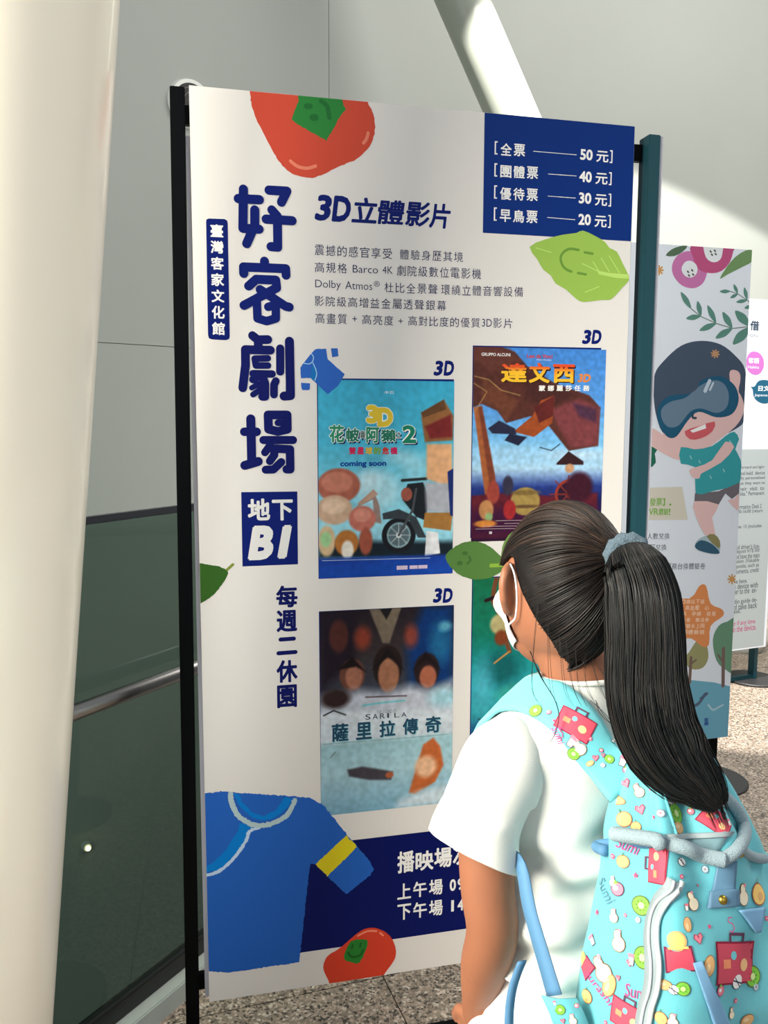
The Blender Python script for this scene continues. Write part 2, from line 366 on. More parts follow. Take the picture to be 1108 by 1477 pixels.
class Canvas:
    """flat printed picture: colour per grid vertex"""
    def __init__(s, bd, tl, br, nx, ny):
        s.bd = bd; s.u0, s.v1 = bd.uv(*tl); s.u1, s.v0 = bd.uv(*br); s.nx = nx; s.ny = ny
        s.U, s.V = np.meshgrid(np.linspace(s.u0, s.u1, nx), np.linspace(s.v0, s.v1, ny)); s.A = np.zeros((ny, nx, 3))
        s.T = (s.v1 - s.V) / (s.v1 - s.v0); s.S = (s.U - s.u0) / (s.u1 - s.u0)
    def grad(s, stops):
        ts = [a for a, _ in stops]; cs = np.array([b for _, b in stops], float)
        for k in range(3): s.A[..., k] = np.interp(s.T, ts, cs[:, k])
    def mix(s, m, c): s.A = s.A * (1 - m[..., None]) + np.asarray(c, float) * m[..., None]
    def sdf(s, P):
        P = np.array(P); d = np.full(s.U.shape, 1e9); ins = np.zeros(s.U.shape, bool)
        for i in range(len(P)):
            a = P[i]; b = P[(i + 1) % len(P)]; e = b - a; wx = s.U - a[0]; wy = s.V - a[1]
            t = np.clip((wx * e[0] + wy * e[1]) / max(e @ e, 1e-12), 0, 1); d = np.minimum(d, np.hypot(wx - e[0] * t, wy - e[1] * t))
            cnd = (a[1] > s.V) != (b[1] > s.V)
            with np.errstate(divide='ignore', invalid='ignore'): ins ^= cnd & (s.U < (b[0] - a[0]) * (s.V - a[1]) / (b[1] - a[1] + 1e-15) + a[0])
        return np.where(ins, -d, d)
    def poly(s, pts, c, K=None, soft=.0012, smooth=0, al=1):
        if K: pts = KR(K, pts)
        P = [s.bd.uv(*p) for p in pts]
        if smooth: P = catmull(P, smooth, True)
        s.mix(np.clip(.5 - s.sdf(P) / (1.3 * soft), 0, 1) * al, c)
    def ell(s, ctr, rx, ry, c, K=None, soft=.0015, al=1):
        """rx, ry in pixels of the crop"""
        k = K[2] if K else 1
        if K: ctr = KR(K, [ctr])[0]
        u, v = s.bd.uv(*ctr); m = .00139 * 1.0; a = rx / k * m; b = ry / k * m
        q = np.hypot((s.U - u) / a, (s.V - v) / b); s.mix(np.clip(.5 - (q - 1) * min(a, b) / (1.1 * soft), 0, 1) * al, c)
    def line(s, pts, wd, c, K=None, soft=.0008, al=1):
        if K: pts = KR(K, pts)
        P = [np.array(s.bd.uv(*p)) for p in pts]; d = np.full(s.U.shape, 1e9)
        for a, b in zip(P, P[1:]):
            e = b - a; wx = s.U - a[0]; wy = s.V - a[1]; t = np.clip((wx * e[0] + wy * e[1]) / max(e @ e, 1e-12), 0, 1); d = np.minimum(d, np.hypot(wx - e[0] * t, wy - e[1] * t))
        s.mix(np.clip(.5 - (d - wd / 2) / (2 * soft), 0, 1) * al, c)
    def noise(s, amp, sc=60):
        n = np.array([[noise.noise(Vector((u * sc, v * sc, 3.3))) for u in s.U[0]] for v in s.V[:, 0]]); s.A *= (1 + amp * n)[..., None]
    def done(s, name, parent, lay=1, label=None):
        y = -.00014 * lay; V = np.stack([s.U - .45, np.full(s.U.shape, y), s.V + s.bd.B], -1).reshape(-1, 3); nx = s.nx
        Fc = [(j * nx + i, j * nx + i + 1, (j + 1) * nx + i + 1, (j + 1) * nx + i) for j in range(s.ny - 1) for i in range(nx - 1)]
        cc = np.ones((len(V), 4)); cc[:, :3] = s2l(np.clip(s.A.reshape(-1, 3), 0, 255)); o = newmesh(name, V, Fc, PRINT, parent, False, cc)
        if label: o['label'] = label
        return o
def stand(bd, name, label, teal=False, boardcol=(226, 223, 219), lean=-.014, inset=0):
    st = empty(name, bd.base, bd.phi); tag(st, label, 'poster stand')
    FM = FRAME_T if teal else FRAME; z0 = bd.B; zt = bd.B + 1.8
    b = box('poster_board', (-.45, 0, z0), (.45, .011, zt), mat('board_white_%d' % boardcol[2], boardcol, .5), st)
    box('inner_panel', (-.458, .0115, z0 + .005), (.457, .024, zt - .085), EDGE, st)
    yb = .066 if inset else .052
    box('reverse_board', (-.45, yb, z0), (.45 if inset else .47, yb + .01, zt - .02), EDGE, st)
    y0 = .0625 if inset else .0; xl = -.471 + inset; xr = .4975 - inset; P1 = FM if teal else FRAME
    if inset: y0 = .0245; lean = 0
    bm = bmesh.new(); bbox(bm, (xl - .0135, y0, .012), (xl + .0135, y0 + .04, zt - (.003 if not inset else .02)), .0015)
    for v in bm.verts: v.co.x += lean * (1 - v.co.z / zt)
    bobj('post', bm, P1, st)
    bm = bmesh.new(); bbox(bm, (xr - .0135, y0, .012), (xr + .0135, y0 + .04, zt - (.012 if not inset else .02)), .0015)
    bobj('post', bm, P1 if inset else FRAME_T, st)
    if not inset: box('edge_strip', (.5112, .004, .05), (.519, .036, zt - .014), EDGE, st)
    if inset:
        for z in (z0 + .1, zt - .1): box('crossbar', (xl + .0136, y0 + .005, z), (xr - .0136, y0 + .035, z + .03), FM, st, .001)
    else:
        for z in (z0 + .012, zt - .06): box('crossbar', (xl - .01, .0245, z), (xr - .0136, .0395, z + .034), FM, st, .001)
    box('floor_bar', (xl, y0 + .006, .0125), (xr, y0 + .034, .032), FM, st, .001)
    for x in (xl - .004, xr):
        V, Fc = tube_data([(0, 0, 0), (0, 0, .008), (0, 0, .012)], [(.14, .14), (.14, .14), (.135, .135)], 56)
        newmesh('base_plate', [v + Vector((x, y0 + .02, 0)) for v in V], Fc, mat('base_black', (40, 40, 42), .5), st)
    return st, b
NAVY = (4, 26, 106); NAVY2 = (6, 18, 92); PALE = (226, 226, 224); W_ = (240, 240, 238)
bd1 = Board((-.35782, 1.59186), 1.338226)
st1, b1 = stand(bd1, 'poster_stand', 'tall white cinema poster stand on black frame in front of the girl')
# big title strokes
I = Ink(bd1); sw = .0171
for p in ([(200, 148), (195, 510), (345, 518)], [(152, 235), (348, 245)], [(305, 340), (305, 480), (230, 652)], [(437, 157), (603, 166), (552, 268)], [(463, 340), (515, 400)], [(410, 425), (652, 440)], [(515, 430), (518, 685), (455, 680)],
          [(395, 815), (395, 855)], [(203, 928), (201, 868), (592, 884), (595, 945)], [(248, 1045), (320, 982), (500, 990), (508, 1062), (205, 1224)], [(355, 1078), (590, 1232), (625, 1240)], [(325, 1200), (330, 1345), (415, 1370), (500, 1345), (500, 1220), (430, 1238)]):
    I.stroke(p, sw if p[0][1] < 1150 else sw * .95, NAVY, 6, F2)
for p, k in (([(230, 95), (280, 135), (378, 133)], 1), ([(285, 140), (285, 230)], 1), ([(135, 600), (162, 380), (160, 230), (403, 236)], 1), ([(378, 314), (250, 318), (262, 385), (380, 384)], .75), ([(235, 462), (420, 466)], .85),
             ([(300, 480), (235, 520)], .9), ([(330, 500), (352, 560), (352, 685), (325, 685)], .95), ([(318, 548), (222, 600)], .62), ([(345, 590), (235, 665)], .68), ([(455, 535), (438, 570), (437, 665)], .9), ([(498, 220), (498, 442)], .95), ([(587, 150), (597, 675), (535, 680)], 1.05),
             ([(213, 900), (222, 1320)], 1.05), ([(150, 1025), (270, 1025)], 1), ([(155, 1350), (285, 1312)], 1.05), ([(385, 1000), (380, 862), (565, 862), (567, 1000), (475, 1022), (385, 1000)], 1.02), ([(475, 938), (560, 938)], .78),
             ([(335, 1105), (622, 1105)], .95), ([(405, 1150), (350, 1225)], .9), ([(460, 1188), (592, 1195), (595, 1388), (560, 1388)], 1.0), ([(440, 1210), (440, 1250), (398, 1308)], .95), ([(508, 1318), (432, 1390), (358, 1392)], .95)):
    I.stroke(p, sw * .98 * k, NAVY2, 6, F3)
I.done('title_lettering', b1, 'four large rounded dark blue characters running down the board')
# subtitle pill
I = Ink(bd1)
pp = KR((280, 300, 7.383), [(128, 150), (131, 122), (160, 112), (325, 118), (352, 135), (358, 165), (380, 1370), (372, 1395), (340, 1408), (190, 1400), (158, 1388), (148, 1350)])
I.poly(pp, NAVY, 2)
for i, ch in enumerate('臺灣客家文化館'):
    x0 = 172 + i * 2.9; y0 = 172 + i * 173.5; I.text(ch, (x0, y0), (x0 + 140, y0 + 142), W_, 3, .03, K=(280, 300, 7.383))
I.done('museum_name_label', b1, 'dark blue rounded label with small white vertical characters')
I = Ink(bd1); I.text('3', (62, 138), (180, 320), NAVY, 2, .045, .16, K=G1); I.text('D', (176, 146), (306, 328), NAVY, 2, .045, .16, K=G1)
for ch, a, b in (('立', (308, 155), (482, 336)), ('體', (484, 172), (664, 348)), ('影', (666, 184), (832, 360)), ('片', (826, 196), (970, 372))): I.text(ch, a, b, NAVY, 2, .027, .12, K=G1)
I.done('heading_lettering', b1)
INK = (32, 40, 84); I = Ink(bd1)
def row(I, s, x0, y0, x1, y1, h, c, lay=2, bold=.0, K=None):
    """one character at a time along a slanting row; x0,y0 top left, x1,y1 top right"""
    if K:
        (x0, y0), (x1, y1) = KR(K, [(x0, y0), (x1, y1)]); h = h / K[2]
    n = len(s); wdt = (x1 - x0) / n
    for i, ch in enumerate(s):
        if ch == ' ': continue
        xa = x0 + wdt * i; ya = y0 + (y1 - y0) * i / n
        I.text(ch, (xa + wdt * .04, ya), (xa + wdt * .86, ya + h + (y1 - y0) / n * .9), c, lay, bold)
row(I, '震撼的感官享受', 62, 474, 590, 502, 70, INK, K=G1); row(I, '體驗身歷其境', 630, 506, 1062, 526, 66, INK, K=G1)
row(I, '高規格', 62, 590, 290, 600, 68, INK, K=G1); I.text('Barco', (318, 610), (486, 668), INK, 2, -.004, K=G1); I.text('4K', (516, 618), (584, 670), INK, 2, -.004, K=G1)
row(I, '劇院級數位電影機', 572, 382.5, 696, 388, 15, INK)
I.text('Dolby', (68, 708), (238, 782), INK, 2, -.006, K=G1); I.text('Atmos', (268, 718), (448, 778), INK, 2, -.006, K=G1); I.text('®', (458, 716), (498, 756), INK, 2, 0, K=G1)
row(I, '杜比全景聲', 526, 726, 892, 740, 66, INK, K=G1); row(I, '環繞立體音響設備', 636, 410.5, 756.5, 414, 14.5, INK)
row(I, '影院級高增益金屬透聲銀幕', 62, 816, 950, 850, 66, INK, K=G1)
row(I, '高畫質', 66, 930, 290, 938, 68, INK, K=G1); I.text('+', (316, 952), (346, 986), INK, 2, 0, K=G1); row(I, '高亮度', 378, 940, 598, 950, 64, INK, K=G1)
I.text('+', (622, 968), (652, 1000), INK, 2, 0, K=G1); row(I, '高對比度的優質', 588.3, 455.5, 694.5, 459, 14, INK); I.text('3D', (439, 948), (550, 1040), INK, 2, -.01, K=(640, 340, 7.914)); row(I, '影片', 711, 458.7, 741, 460, 14, INK)
I.done('small_text', b1)
# price panel
I = Ink(bd1); PB = (8, 46, 120)
u0, v0 = bd1.uv(*KR(K2, [(297, 695)])[0]); I.uvpoly([(u0, v0 + .0), (.8999, v0), (.8999, 1.7999), (u0, 1.7999)], PB, 2)
for i, (a, b, n3) in enumerate((('全票', '50', 0), ('團體票', '40', 1), ('優待票', '30', 1), ('早鳥票', '20', 1))):
    y = [288, 386, 484, 582][i]; x = 350 - i * 1.2
    I.text('[', (x, y), (x + 12, y + 60), W_, 3, .005, K=K2); row(I, a, x + 24, y + 8, x + 24 + len(a) * 59, y + 10 + len(a) * 2, 56, W_, 3, .02, K=K2)
    xl = [522, 588, 586, 584][i]; xr = [712, 712, 708, 706][i]; yl = [333, 434, 532, 627][i]; yr = [349, 443, 541, 637][i]
    I.stroke([(xl, yl), (xr, yr)], .0011, W_, 3, K=K2)
    yy = [322, 420, 515, 610][i]; xx = [730, 726, 724, 722][i]
    I.text(b, (xx, yy), (xx + 54, yy + 53), W_, 3, .035, K=K2); I.text('元', (xx + 72, yy + 8), (xx + 124, yy + 62), W_, 3, .02, K=K2); I.text(']', (xx + 132, yy + 6), (xx + 142, yy + 64), W_, 3, .005, K=K2)
I.done('price_panel', b1, 'dark blue ticket price panel with white lettering at the top right corner')
# persimmons
ORG = (204, 76, 56); I = Ink(bd1)
I.poly([(98, -60), (106, 60), (118, 160), (150, 260), (205, 370), (262, 480), (340, 600), (430, 665), (540, 688), (640, 662), (740, 608), (860, 562), (930, 505), (990, 430), (1012, 320), (1000, 220), (960, 140), (948, 40), (935, -60)], ORG, 2, 5, .0005, F5)
I.poly([(470, 60), (455, 130), (412, 245), (430, 285), (645, 408), (668, 400), (760, 240), (800, 190), (780, 155), (735, 60)], (44, 128, 58), 3, 3, .0004, F5)
DG = (34, 106, 50); I.stroke([(515, 168), (540, 168)], .0105, DG, 4, F5); I.stroke([(560, 250), (578, 250)], .0125, DG, 4, F5); I.stroke([(620, 130), (665, 170), (680, 250)], .0085, DG, 4, F5, smooth=5)
LT = (228, 130, 104); I.stroke([(398, 566), (450, 605), (520, 618), (580, 602)], .0062, LT, 3, F5, smooth=5); I.stroke([(962, 362), (950, 405), (928, 435)], .0062, LT, 3, F5, smooth=5)
I.done('persimmon_print', b1, 'large red persimmon print cut by the top edge')
I = Ink(bd1)
I.poly([(738, 1040), (760, 985), (830, 940), (900, 880), (960, 835), (1020, 822), (1080, 840), (1125, 880), (1150, 940), (1145, 1000), (1105, 1060), (1060, 1120), (1000, 1180), (800, 1200), (770, 1130), (745, 1080)], (208, 64, 42), 5, 4, .0002, F6)
I.poly([(855, 995), (895, 900), (985, 893), (985, 935), (945, 1020), (900, 1020)], (40, 122, 46), 6, 3, .0004, F6)
I.stroke([(905, 920), (900, 940)], .004, (26, 92, 34), 7, F6); I.stroke([(950, 912), (946, 932)], .004, (26, 92, 34), 7, F6); I.stroke([(880, 965), (900, 988), (945, 980), (965, 950)], .005, (26, 92, 34), 7, F6, smooth=4)
I.stroke([(935, 868), (990, 842), (1040, 842)], .004, (238, 140, 110), 6, F6, smooth=4); I.stroke([(1062, 852), (1078, 866)], .004, (238, 140, 110), 6, F6)
I.done('persimmon_print', b1, 'small red persimmon print cut by the bottom edge')
# leaves
I = Ink(bd1); LG = (152, 188, 84)
I.poly([(90, 235), (240, 165), (400, 122), (530, 105), (590, 82), (700, 130), (800, 190), (840, 245), (910, 280), (960, 380), (1010, 480), (1025, 550), (960, 620), (880, 710), (835, 735), (760, 735), (600, 755), (530, 725), (430, 635), (335, 580), (290, 505), (220, 450), (160, 350)], LG, 5, 2, 0, F7)
I.stroke([(550, 265), (470, 255), (410, 285), (382, 340), (400, 410), (440, 450), (482, 468)], .0052, (104, 146, 60), 6, F7, smooth=5)
I.stroke([(608, 288), (682, 300)], .005, (104, 146, 60), 6, F7); I.stroke([(545, 482), (618, 495)], .005, (104, 146, 60), 6, F7)
I.poly([(735, 460), (830, 480), (1020, 495), (1025, 535), (900, 528), (735, 492)], (184, 218, 116), 6, 0, 0, F7)
for p in ([(583, 392), (735, 465)], [(685, 375), (740, 462)], [(762, 340), (840, 470)], [(838, 322), (935, 480)], [(150, 245), (292, 288)], [(612, 662), (745, 608)]): I.stroke(p, .0016, (186, 220, 120), 6, F7)
I.done('leaf_print', b1, 'light green leaf print under the price panel')
I = Ink(bd1)
I.poly([(60, 215), (190, 205), (260, 215), (345, 255), (330, 320), (270, 410), (190, 485), (60, 530)], (52, 96, 34), 3, 3, .0004, G6); I.poly([(325, 245), (385, 190), (402, 195), (398, 210), (345, 258)], (122, 140, 56), 3, 0, 0, G6)
I.done('leaf_print', b1, 'dark green leaf print on the left edge')
I = Ink(bd1); KK = (640, 720, 4.104)
I.poly([(10, 350), (60, 285), (150, 250), (240, 262), (320, 320), (370, 390), (300, 455), (190, 475), (90, 445)], (84, 124, 62), 5, 4, .0004, KK); I.poly([(272, 382), (360, 378), (360, 400), (272, 404)], (138, 176, 66), 6, 0, 0, KK)
I.stroke([(120, 320), (132, 320)], .008, (66, 104, 52), 6, KK); I.stroke([(90, 378), (100, 378)], .009, (66, 104, 52), 6, KK); I.stroke([(150, 340), (158, 360), (140, 380)], .005, (66, 104, 52), 6, KK, smooth=3)
I.poly([(350, 360), (345, 290), (375, 225), (430, 180), (520, 200), (560, 320), (450, 420)], (108, 140, 74), 5, 3, .0004, KK)
I.done('leaf_print', b1, 'mid green leaf print between the film posters beside her head')
# small garment print
I = Ink(bd1); B1c = (46, 100, 190); LB = (166, 212, 240)
I.poly([(262, 275), (340, 195), (400, 180), (560, 180), (590, 390), (930, 690), (800, 920), (590, 1090), (350, 860), (250, 765), (55, 770), (42, 560), (95, 480)], B1c, 5, 0, .0002, F8)
I.poly([(655, 172), (790, 172), (805, 330), (682, 350)], B1c, 5, 0, 0, F8); I.poly([(58, 860), (240, 872), (235, 985), (210, 1008), (85, 1005), (65, 960)], B1c, 5, 0, 0, F8)
I.poly([(290, 495), (350, 600), (365, 700), (340, 820), (255, 760)], (24, 116, 190), 6, 2, 0, F8)
for p in ([(262, 280), (305, 340), (290, 430), (220, 485), (110, 468)], [(295, 460), (355, 600), (370, 700), (335, 810)]): I.stroke(p, .0016, LB, 7, F8, smooth=4)
I.done('garment_print', b1, 'small blue tunic print on the corner of the film poster')
# large garment print + schedule band
I = Ink(bd1); SB = (2, 16, 88)
ua, va = bd1.uv(*KR(K6, [(640, 222)])[0]); vb = bd1.uv(*KR(K6, [(466, 612)])[0])[1]
I.uvpoly([(.13, vb), (.8999, vb), (.8999, va), (.13, va)], SB, 2)
I.text('播', (803, 262), (862, 330), W_, 3, .03, K=K6); I.text('映', (866, 262), (928, 322), W_, 3, .03, K=K6); I.text('場', (931, 250), (992, 312), W_, 3, .03, K=K6); I.text('次', (996, 242), (1054, 302), W_, 3, .03, K=K6)
for s_, y, t in (('上午場', 374, '09:00'), ('下午場', 446, '14:00')):
    for i, ch in enumerate(s_): I.text(ch, (803 + i * 55, y - i * 7), (850 + i * 55, y + 48 - i * 7), W_, 3, .022, K=K6)
    for i, ch in enumerate(t): I.text(ch, (985 + i * 27 + {':': 8, '1': 5}.get(ch, 0), y - 16 - i * 4 + (12 if ch == ':' else 0)), (1006 + i * 27 - {':': 7, '1': 7}.get(ch, 0), y + 22 - i * 4), W_, 3, .012 if ch in '1:' else .03, K=K6)
I.done('schedule_panel', b1, 'dark blue band with white screening times')
I = Ink(bd1); BC = (36, 96, 186)
I.poly([(40, 60), (150, 45), (300, 55), (560, 72), (660, 82), (735, 120), (800, 200), (875, 295), (1000, 440), (1025, 490), (1010, 520), (870, 632), (760, 528), (695, 460), (662, 458), (600, 1020), (200, 1080), (40, 1068)], BC, 3, 0, .0006, F6)
I.poly([(225, 55), (260, 130), (330, 195), (400, 212), (470, 190), (530, 140), (560, 90), (520, 75), (470, 150), (400, 185), (330, 165), (270, 100), (255, 60)], (0, 124, 208), 4, 0, .0006, F6)
I.poly([(40, 490), (110, 450), (180, 380), (250, 270), (260, 225), (330, 240), (290, 330), (230, 420), (150, 490), (40, 510)], (0, 124, 208), 4, 0, .0006, F6)
I.stroke([(208, 58), (215, 110), (250, 180), (310, 225), (375, 240), (450, 225), (530, 180), (575, 95)], .0096, (176, 200, 204), 5, F6, rough=.0009, smooth=7)
I.stroke([(370, 250), (315, 275), (300, 320), (240, 410), (170, 480), (120, 510), (40, 530)], .0062, (188, 214, 238), 5, F6, rough=.0009, smooth=7)
I.poly([(693, 460), (870, 295), (930, 362), (760, 530)], (220, 204, 34), 5, 0, .0006, F6)
I.done('garment_print', b1, 'large blue tunic print with yellow cuff at the lower left')
# B1 panel
I = Ink(bd1); I.poly([(78, 86), (430, 82), (434, 538), (86, 552)], NAVY, 2, 0, 0, F4)
for ch, a, b in (('地', (118, 128), (260, 262)), ('下', (270, 134), (402, 262))): I.text(ch, a, b, PALE, 3, .035, K=F4)
I.text('B', (116, 298), (280, 508), PALE, 3, .06, .18, K=F4); I.text('1', (302, 294), (398, 500), PALE, 3, .06, .18, K=F4); I.done('floor_level_panel', b1, 'dark blue square panel reading B1')
I = Ink(bd1)
for ch, a, b in (('每', (296, 674), (432, 806)), ('週', (298, 828), (430, 958)), ('休', (298, 1142), (432, 1274)), ('園', (302, 1298), (428, 1432))): I.text(ch, a, b, NAVY2, 2, .036, K=F4)
I.stroke([(325, 1010), (408, 1004)], .0085, NAVY2, 2, F4); I.stroke([(312, 1096), (418, 1088)], .0085, NAVY2, 2, F4)
I.done('closing_day_lettering', b1)
for a, b, K in (((740, 160), (858, 248), K3), ((718, 22), (828, 106), K4), ((757, 76), (874, 160), K5)):
    I = Ink(bd1); xm = a[0] + (b[0] - a[0]) * .47; I.text('3', a, (xm, b[1]), NAVY, 2, .05, .16, K=K); I.text('D', (xm + 3, a[1]), b, NAVY, 2, .05, .16, K=K); I.done('format_lettering', b1)
# ---- film posters (generic artwork)
def border(I, q, K, w=.0024):
    P = KR(K, q); I.uvpoly([bd1.uv(*p) for p in P], NAVY, 1)
# P1 seaside town, motorcycle
cv = Canvas(bd1, (458.5, 547.5), (652.3, 827), 190, 270); cv.V; cv.grad([(0, (60, 168, 204)), (.3, (70, 176, 208)), (.55, (120, 200, 222)), (.75, (150, 212, 228)), (1, (120, 190, 220))])
for c_, rx, ry, a in (((600, 730), 110, 40, .35), ((540, 700), 60, 30, .3), ((420, 900), 130, 110, .45), ((360, 850), 70, 60, .5), ((640, 800), 80, 60, .25)): cv.ell(c_, rx, ry, (222, 240, 246), K3, .02, a)
cv.poly([(330, 960), (395, 905), (430, 1000), (440, 1100), (400, 1090), (390, 960), (290, 1010)], (150, 128, 120), K3); cv.poly([(300, 985), (395, 900), (420, 930), (330, 990)], (186, 150, 130), K3)
cv.poly([(78, 1200), (858, 1200), (858, 1300), (78, 1300)], (24, 36, 44), K3, .01)
for c_, rx, ry, c in (((195, 880), 125, 100, (166, 96, 78)), ((185, 860), 90, 60, (190, 120, 100)), ((170, 1020), 105, 85, (196, 164, 138)), ((165, 1000), 70, 45, (218, 190, 164)), ((330, 1070), 80, 75, (188, 110, 96)), ((330, 1050), 50, 40, (212, 140, 122)), ((350, 1200), 40, 80, (160, 84, 66)), ((125, 1200), 50, 90, (206, 178, 140)), ((120, 1190), 32, 45, (158, 206, 150)), ((240, 1210), 70, 75, (176, 112, 52)), ((245, 1250), 36, 55, (230, 224, 212))): cv.ell(c_, rx, ry, c, K3, .004)
cv.ell((540, 1165), 103, 103, (26, 28, 34), K3); cv.ell((540, 1165), 72, 76, (128, 160, 168), K3); cv.ell((540, 1165), 62, 64, (84, 104, 112), K3); cv.ell((540, 1165), 16, 16, (220, 224, 226), K3)
for k in range(8): a = k * math.pi / 4; cv.line([(540, 1165), (540 + 66 * math.cos(a), 1165 + 66 * math.sin(a))], .0012, (196, 204, 206), K3)
cv.poly([(445, 1040), (540, 1015), (640, 1060), (700, 1180), (650, 1180), (600, 1080), (530, 1070), (450, 1075)], (54, 62, 68), K3); cv.poly([(590, 870), (680, 860), (720, 960), (690, 1080), (640, 1060), (560, 960)], (30, 34, 40), K3); cv.line([(540, 1165), (620, 1020), (640, 900)], .005, (70, 74, 80), K3)
cv.line([(560, 850), (700, 840)], .006, (40, 40, 44), K3); cv.ell((585, 930), 34, 40, (152, 84, 70), K3)
cv.poly([(700, 640), (845, 640), (850, 860), (800, 880), (700, 840)], (220, 168, 124), K3, .004); cv.poly([(668, 460), (800, 384), (856, 480), (850, 620), (690, 630), (672, 500)], (140, 94, 56), K3, .003); cv.poly([(690, 540), (840, 470), (850, 600), (720, 610)], (116, 40, 40), K3, .004)
cv.poly([(668, 460), (800, 384), (815, 440), (680, 490)], (98, 66, 42), K3); cv.poly([(690, 860), (850, 870), (850, 1040), (700, 1030)], (168, 172, 182), K3, .006); cv.poly([(690, 1035), (850, 1035), (840, 1140), (680, 1120)], (160, 114, 58), K3); cv.poly([(820, 800), (856, 780), (856, 1060), (835, 1050)], (28, 44, 108), K3); cv.poly([(700, 1140), (765, 1150), (778, 1270), (690, 1285)], (224, 226, 230), K3)
cv.poly([(70, 1300), (860, 1275), (860, 1420), (70, 1430)], (26, 62, 156), K3, .006); cv.poly([(70, 1360), (500, 1300), (700, 1330), (860, 1320), (860, 1420), (70, 1430)], (20, 76, 176), K3, .02, al=.6)
cv.noise(.09, 90)
I = Ink(bd1); border(I, [(68, 262), (858, 268), (850, 1383), (78, 1417)], K3)
border(I, [(88, 113), (828, 127), (800, 1205), (73, 1222)], K4); border(I, [(82, 213), (878, 175), (868, 1340), (95, 1418)], K5)
u0, v0 = bd1.uv(681, 833); u1 = bd1.uv(866, 560)[0]; hh = bd1.uv(682, 498)[1] - bd1.uv(678, 776)[1]; P4 = (u0, v0, u1, v0 - hh); I.uvpoly([(u0, v0 - hh), (u1, v0 - hh), (u1, v0), (u0, v0)], NAVY, 1)
I.done('poster_border', b1)
cv.done('film_poster', b1, 3, 'cyan film poster with motorcycle, upper left of the four')
I = Ink(bd1); OUT = (238, 246, 240)
def tt(s_, a, b, c, bold, K, out=None, ob=.05, lay=5, shear=0):
    if out: I.text(s_, (a[0] - 3, a[1] - 3), (b[0] + 3, b[1] + 3), out, lay, bold + ob, shear, K=K)
    I.text(s_, a, b, c, lay + 1, bold, shear, K=K)
tt('3', (352, 415), (424, 522), (226, 196, 60), .07, K3, OUT); tt('D', (416, 430), (506, 542), (226, 196, 60), .07, K3, OUT)
for ch, a, b, c in (('花', (140, 530), (226, 632), (44, 138, 104)), ('帔', (236, 548), (312, 628), (38, 118, 96)), ('與', (318, 565), (346, 610), (60, 90, 90)), ('阿', (352, 542), (426, 634), (44, 138, 104)), ('獺', (436, 556), (522, 628), (38, 118, 96)), ('之', (526, 570), (552, 606), (60, 90, 90)), ('2', (560, 532), (640, 636), (30, 128, 100))):
    I.text(ch, (a[0] + 8, a[1] + 9), (b[0] + 9, b[1] + 10), (20, 44, 92), 4, .05, K=K3); tt(ch, a, b, c, .035, K3, OUT)
for i, (ch, c) in enumerate(zip('雙星球的危機', ((198, 40, 84), (206, 50, 90), (226, 186, 50), (120, 170, 60), (200, 60, 50), (200, 36, 90)))): I.text(ch, (252 + i * 48, 658), (292 + i * 48, 700), c, 5, .05, K=K3)
I.text('coming soon', (202, 738), (468, 776), (20, 66, 150), 5, .04, K=K3)
I.text('木石', (456, 334), (512, 352), (220, 240, 248), 5, .01, K=K3); I.stroke([(100, 1312), (720, 1296)], .0012, (170, 190, 220), 5, K3)
for a, b in (((528, 1342), (590, 1362)), ((602, 1340), (648, 1358)), ((652, 1338), (704, 1356))): I.rect(a, b, (206, 190, 210), 5, K3)
I.done('poster_lettering', b1)
# P2 sailing ship
cv = Canvas(bd1, (683.3, 500), (866, 775.5), 190, 280); cv.grad([(0, (66, 130, 208)), (.3, (84, 150, 222)), (.5, (120, 186, 232)), (.62, (168, 206, 232)), (.66, (120, 150, 196)), (.72, (36, 56, 128)), (.8, (26, 30, 84)), (1, (40, 16, 40))])
cv.ell((700, 740), 140, 26, (226, 230, 238), K4, .02, .6); cv.ell((300, 720), 150, 30, (186, 216, 236), K4, .03, .5)
BR = (84, 46, 40); cv.poly([(88, 118), (250, 120), (330, 150), (400, 230), (560, 330), (760, 400), (822, 470), (810, 690), (640, 720), (560, 620), (520, 570), (420, 520), (280, 560), (230, 490), (140, 450), (88, 470)], BR, K4, .002)
cv.poly([(540, 480), (700, 420), (820, 470), (805, 690), (650, 700), (590, 600)], (116, 58, 62), K4, .006); cv.poly([(150, 300), (260, 380), (350, 430), (280, 550), (230, 480), (140, 440)], (104, 60, 44), K4, .006); cv.poly([(380, 250), (520, 330), (700, 400), (520, 470), (390, 420)], (70, 38, 36), K4, .01)
cv.poly([(88, 120), (300, 140), (360, 200), (200, 260), (88, 200)], (96, 54, 46), K4, .01); cv.poly([(660, 440), (800, 480), (800, 560), (700, 520)], (72, 44, 66), K4, .006)
cv.poly([(92, 470), (140, 460), (215, 860), (225, 980), (160, 990)], (158, 90, 52), K4, .002); cv.poly([(120, 470), (140, 460), (215, 860), (225, 980), (195, 985)], (118, 60, 42), K4, .003)
cv.line([(100, 290), (180, 310), (250, 370), (360, 400)], .0018, (172, 136, 84), K4); cv.line([(95, 330), (170, 380), (95, 500)], .0015, (172, 136, 84), K4); cv.line([(475, 700), (540, 718), (590, 680)], .002, (30, 36, 56), K4)
cv.poly([(75, 980), (300, 960), (540, 980), (805, 960), (805, 1210), (75, 1222)], (92, 30, 42), K4, .004); cv.poly([(75, 1060), (350, 1040), (805, 1040), (805, 1210), (75, 1222)], (60, 20, 52), K4, .02)
for k in range(8): a = k * math.pi / 4; cv.line([(640, 970), (640 + 108 * math.cos(a), 970 + 108 * math.sin(a))], .0028, (120, 44, 36), K4)
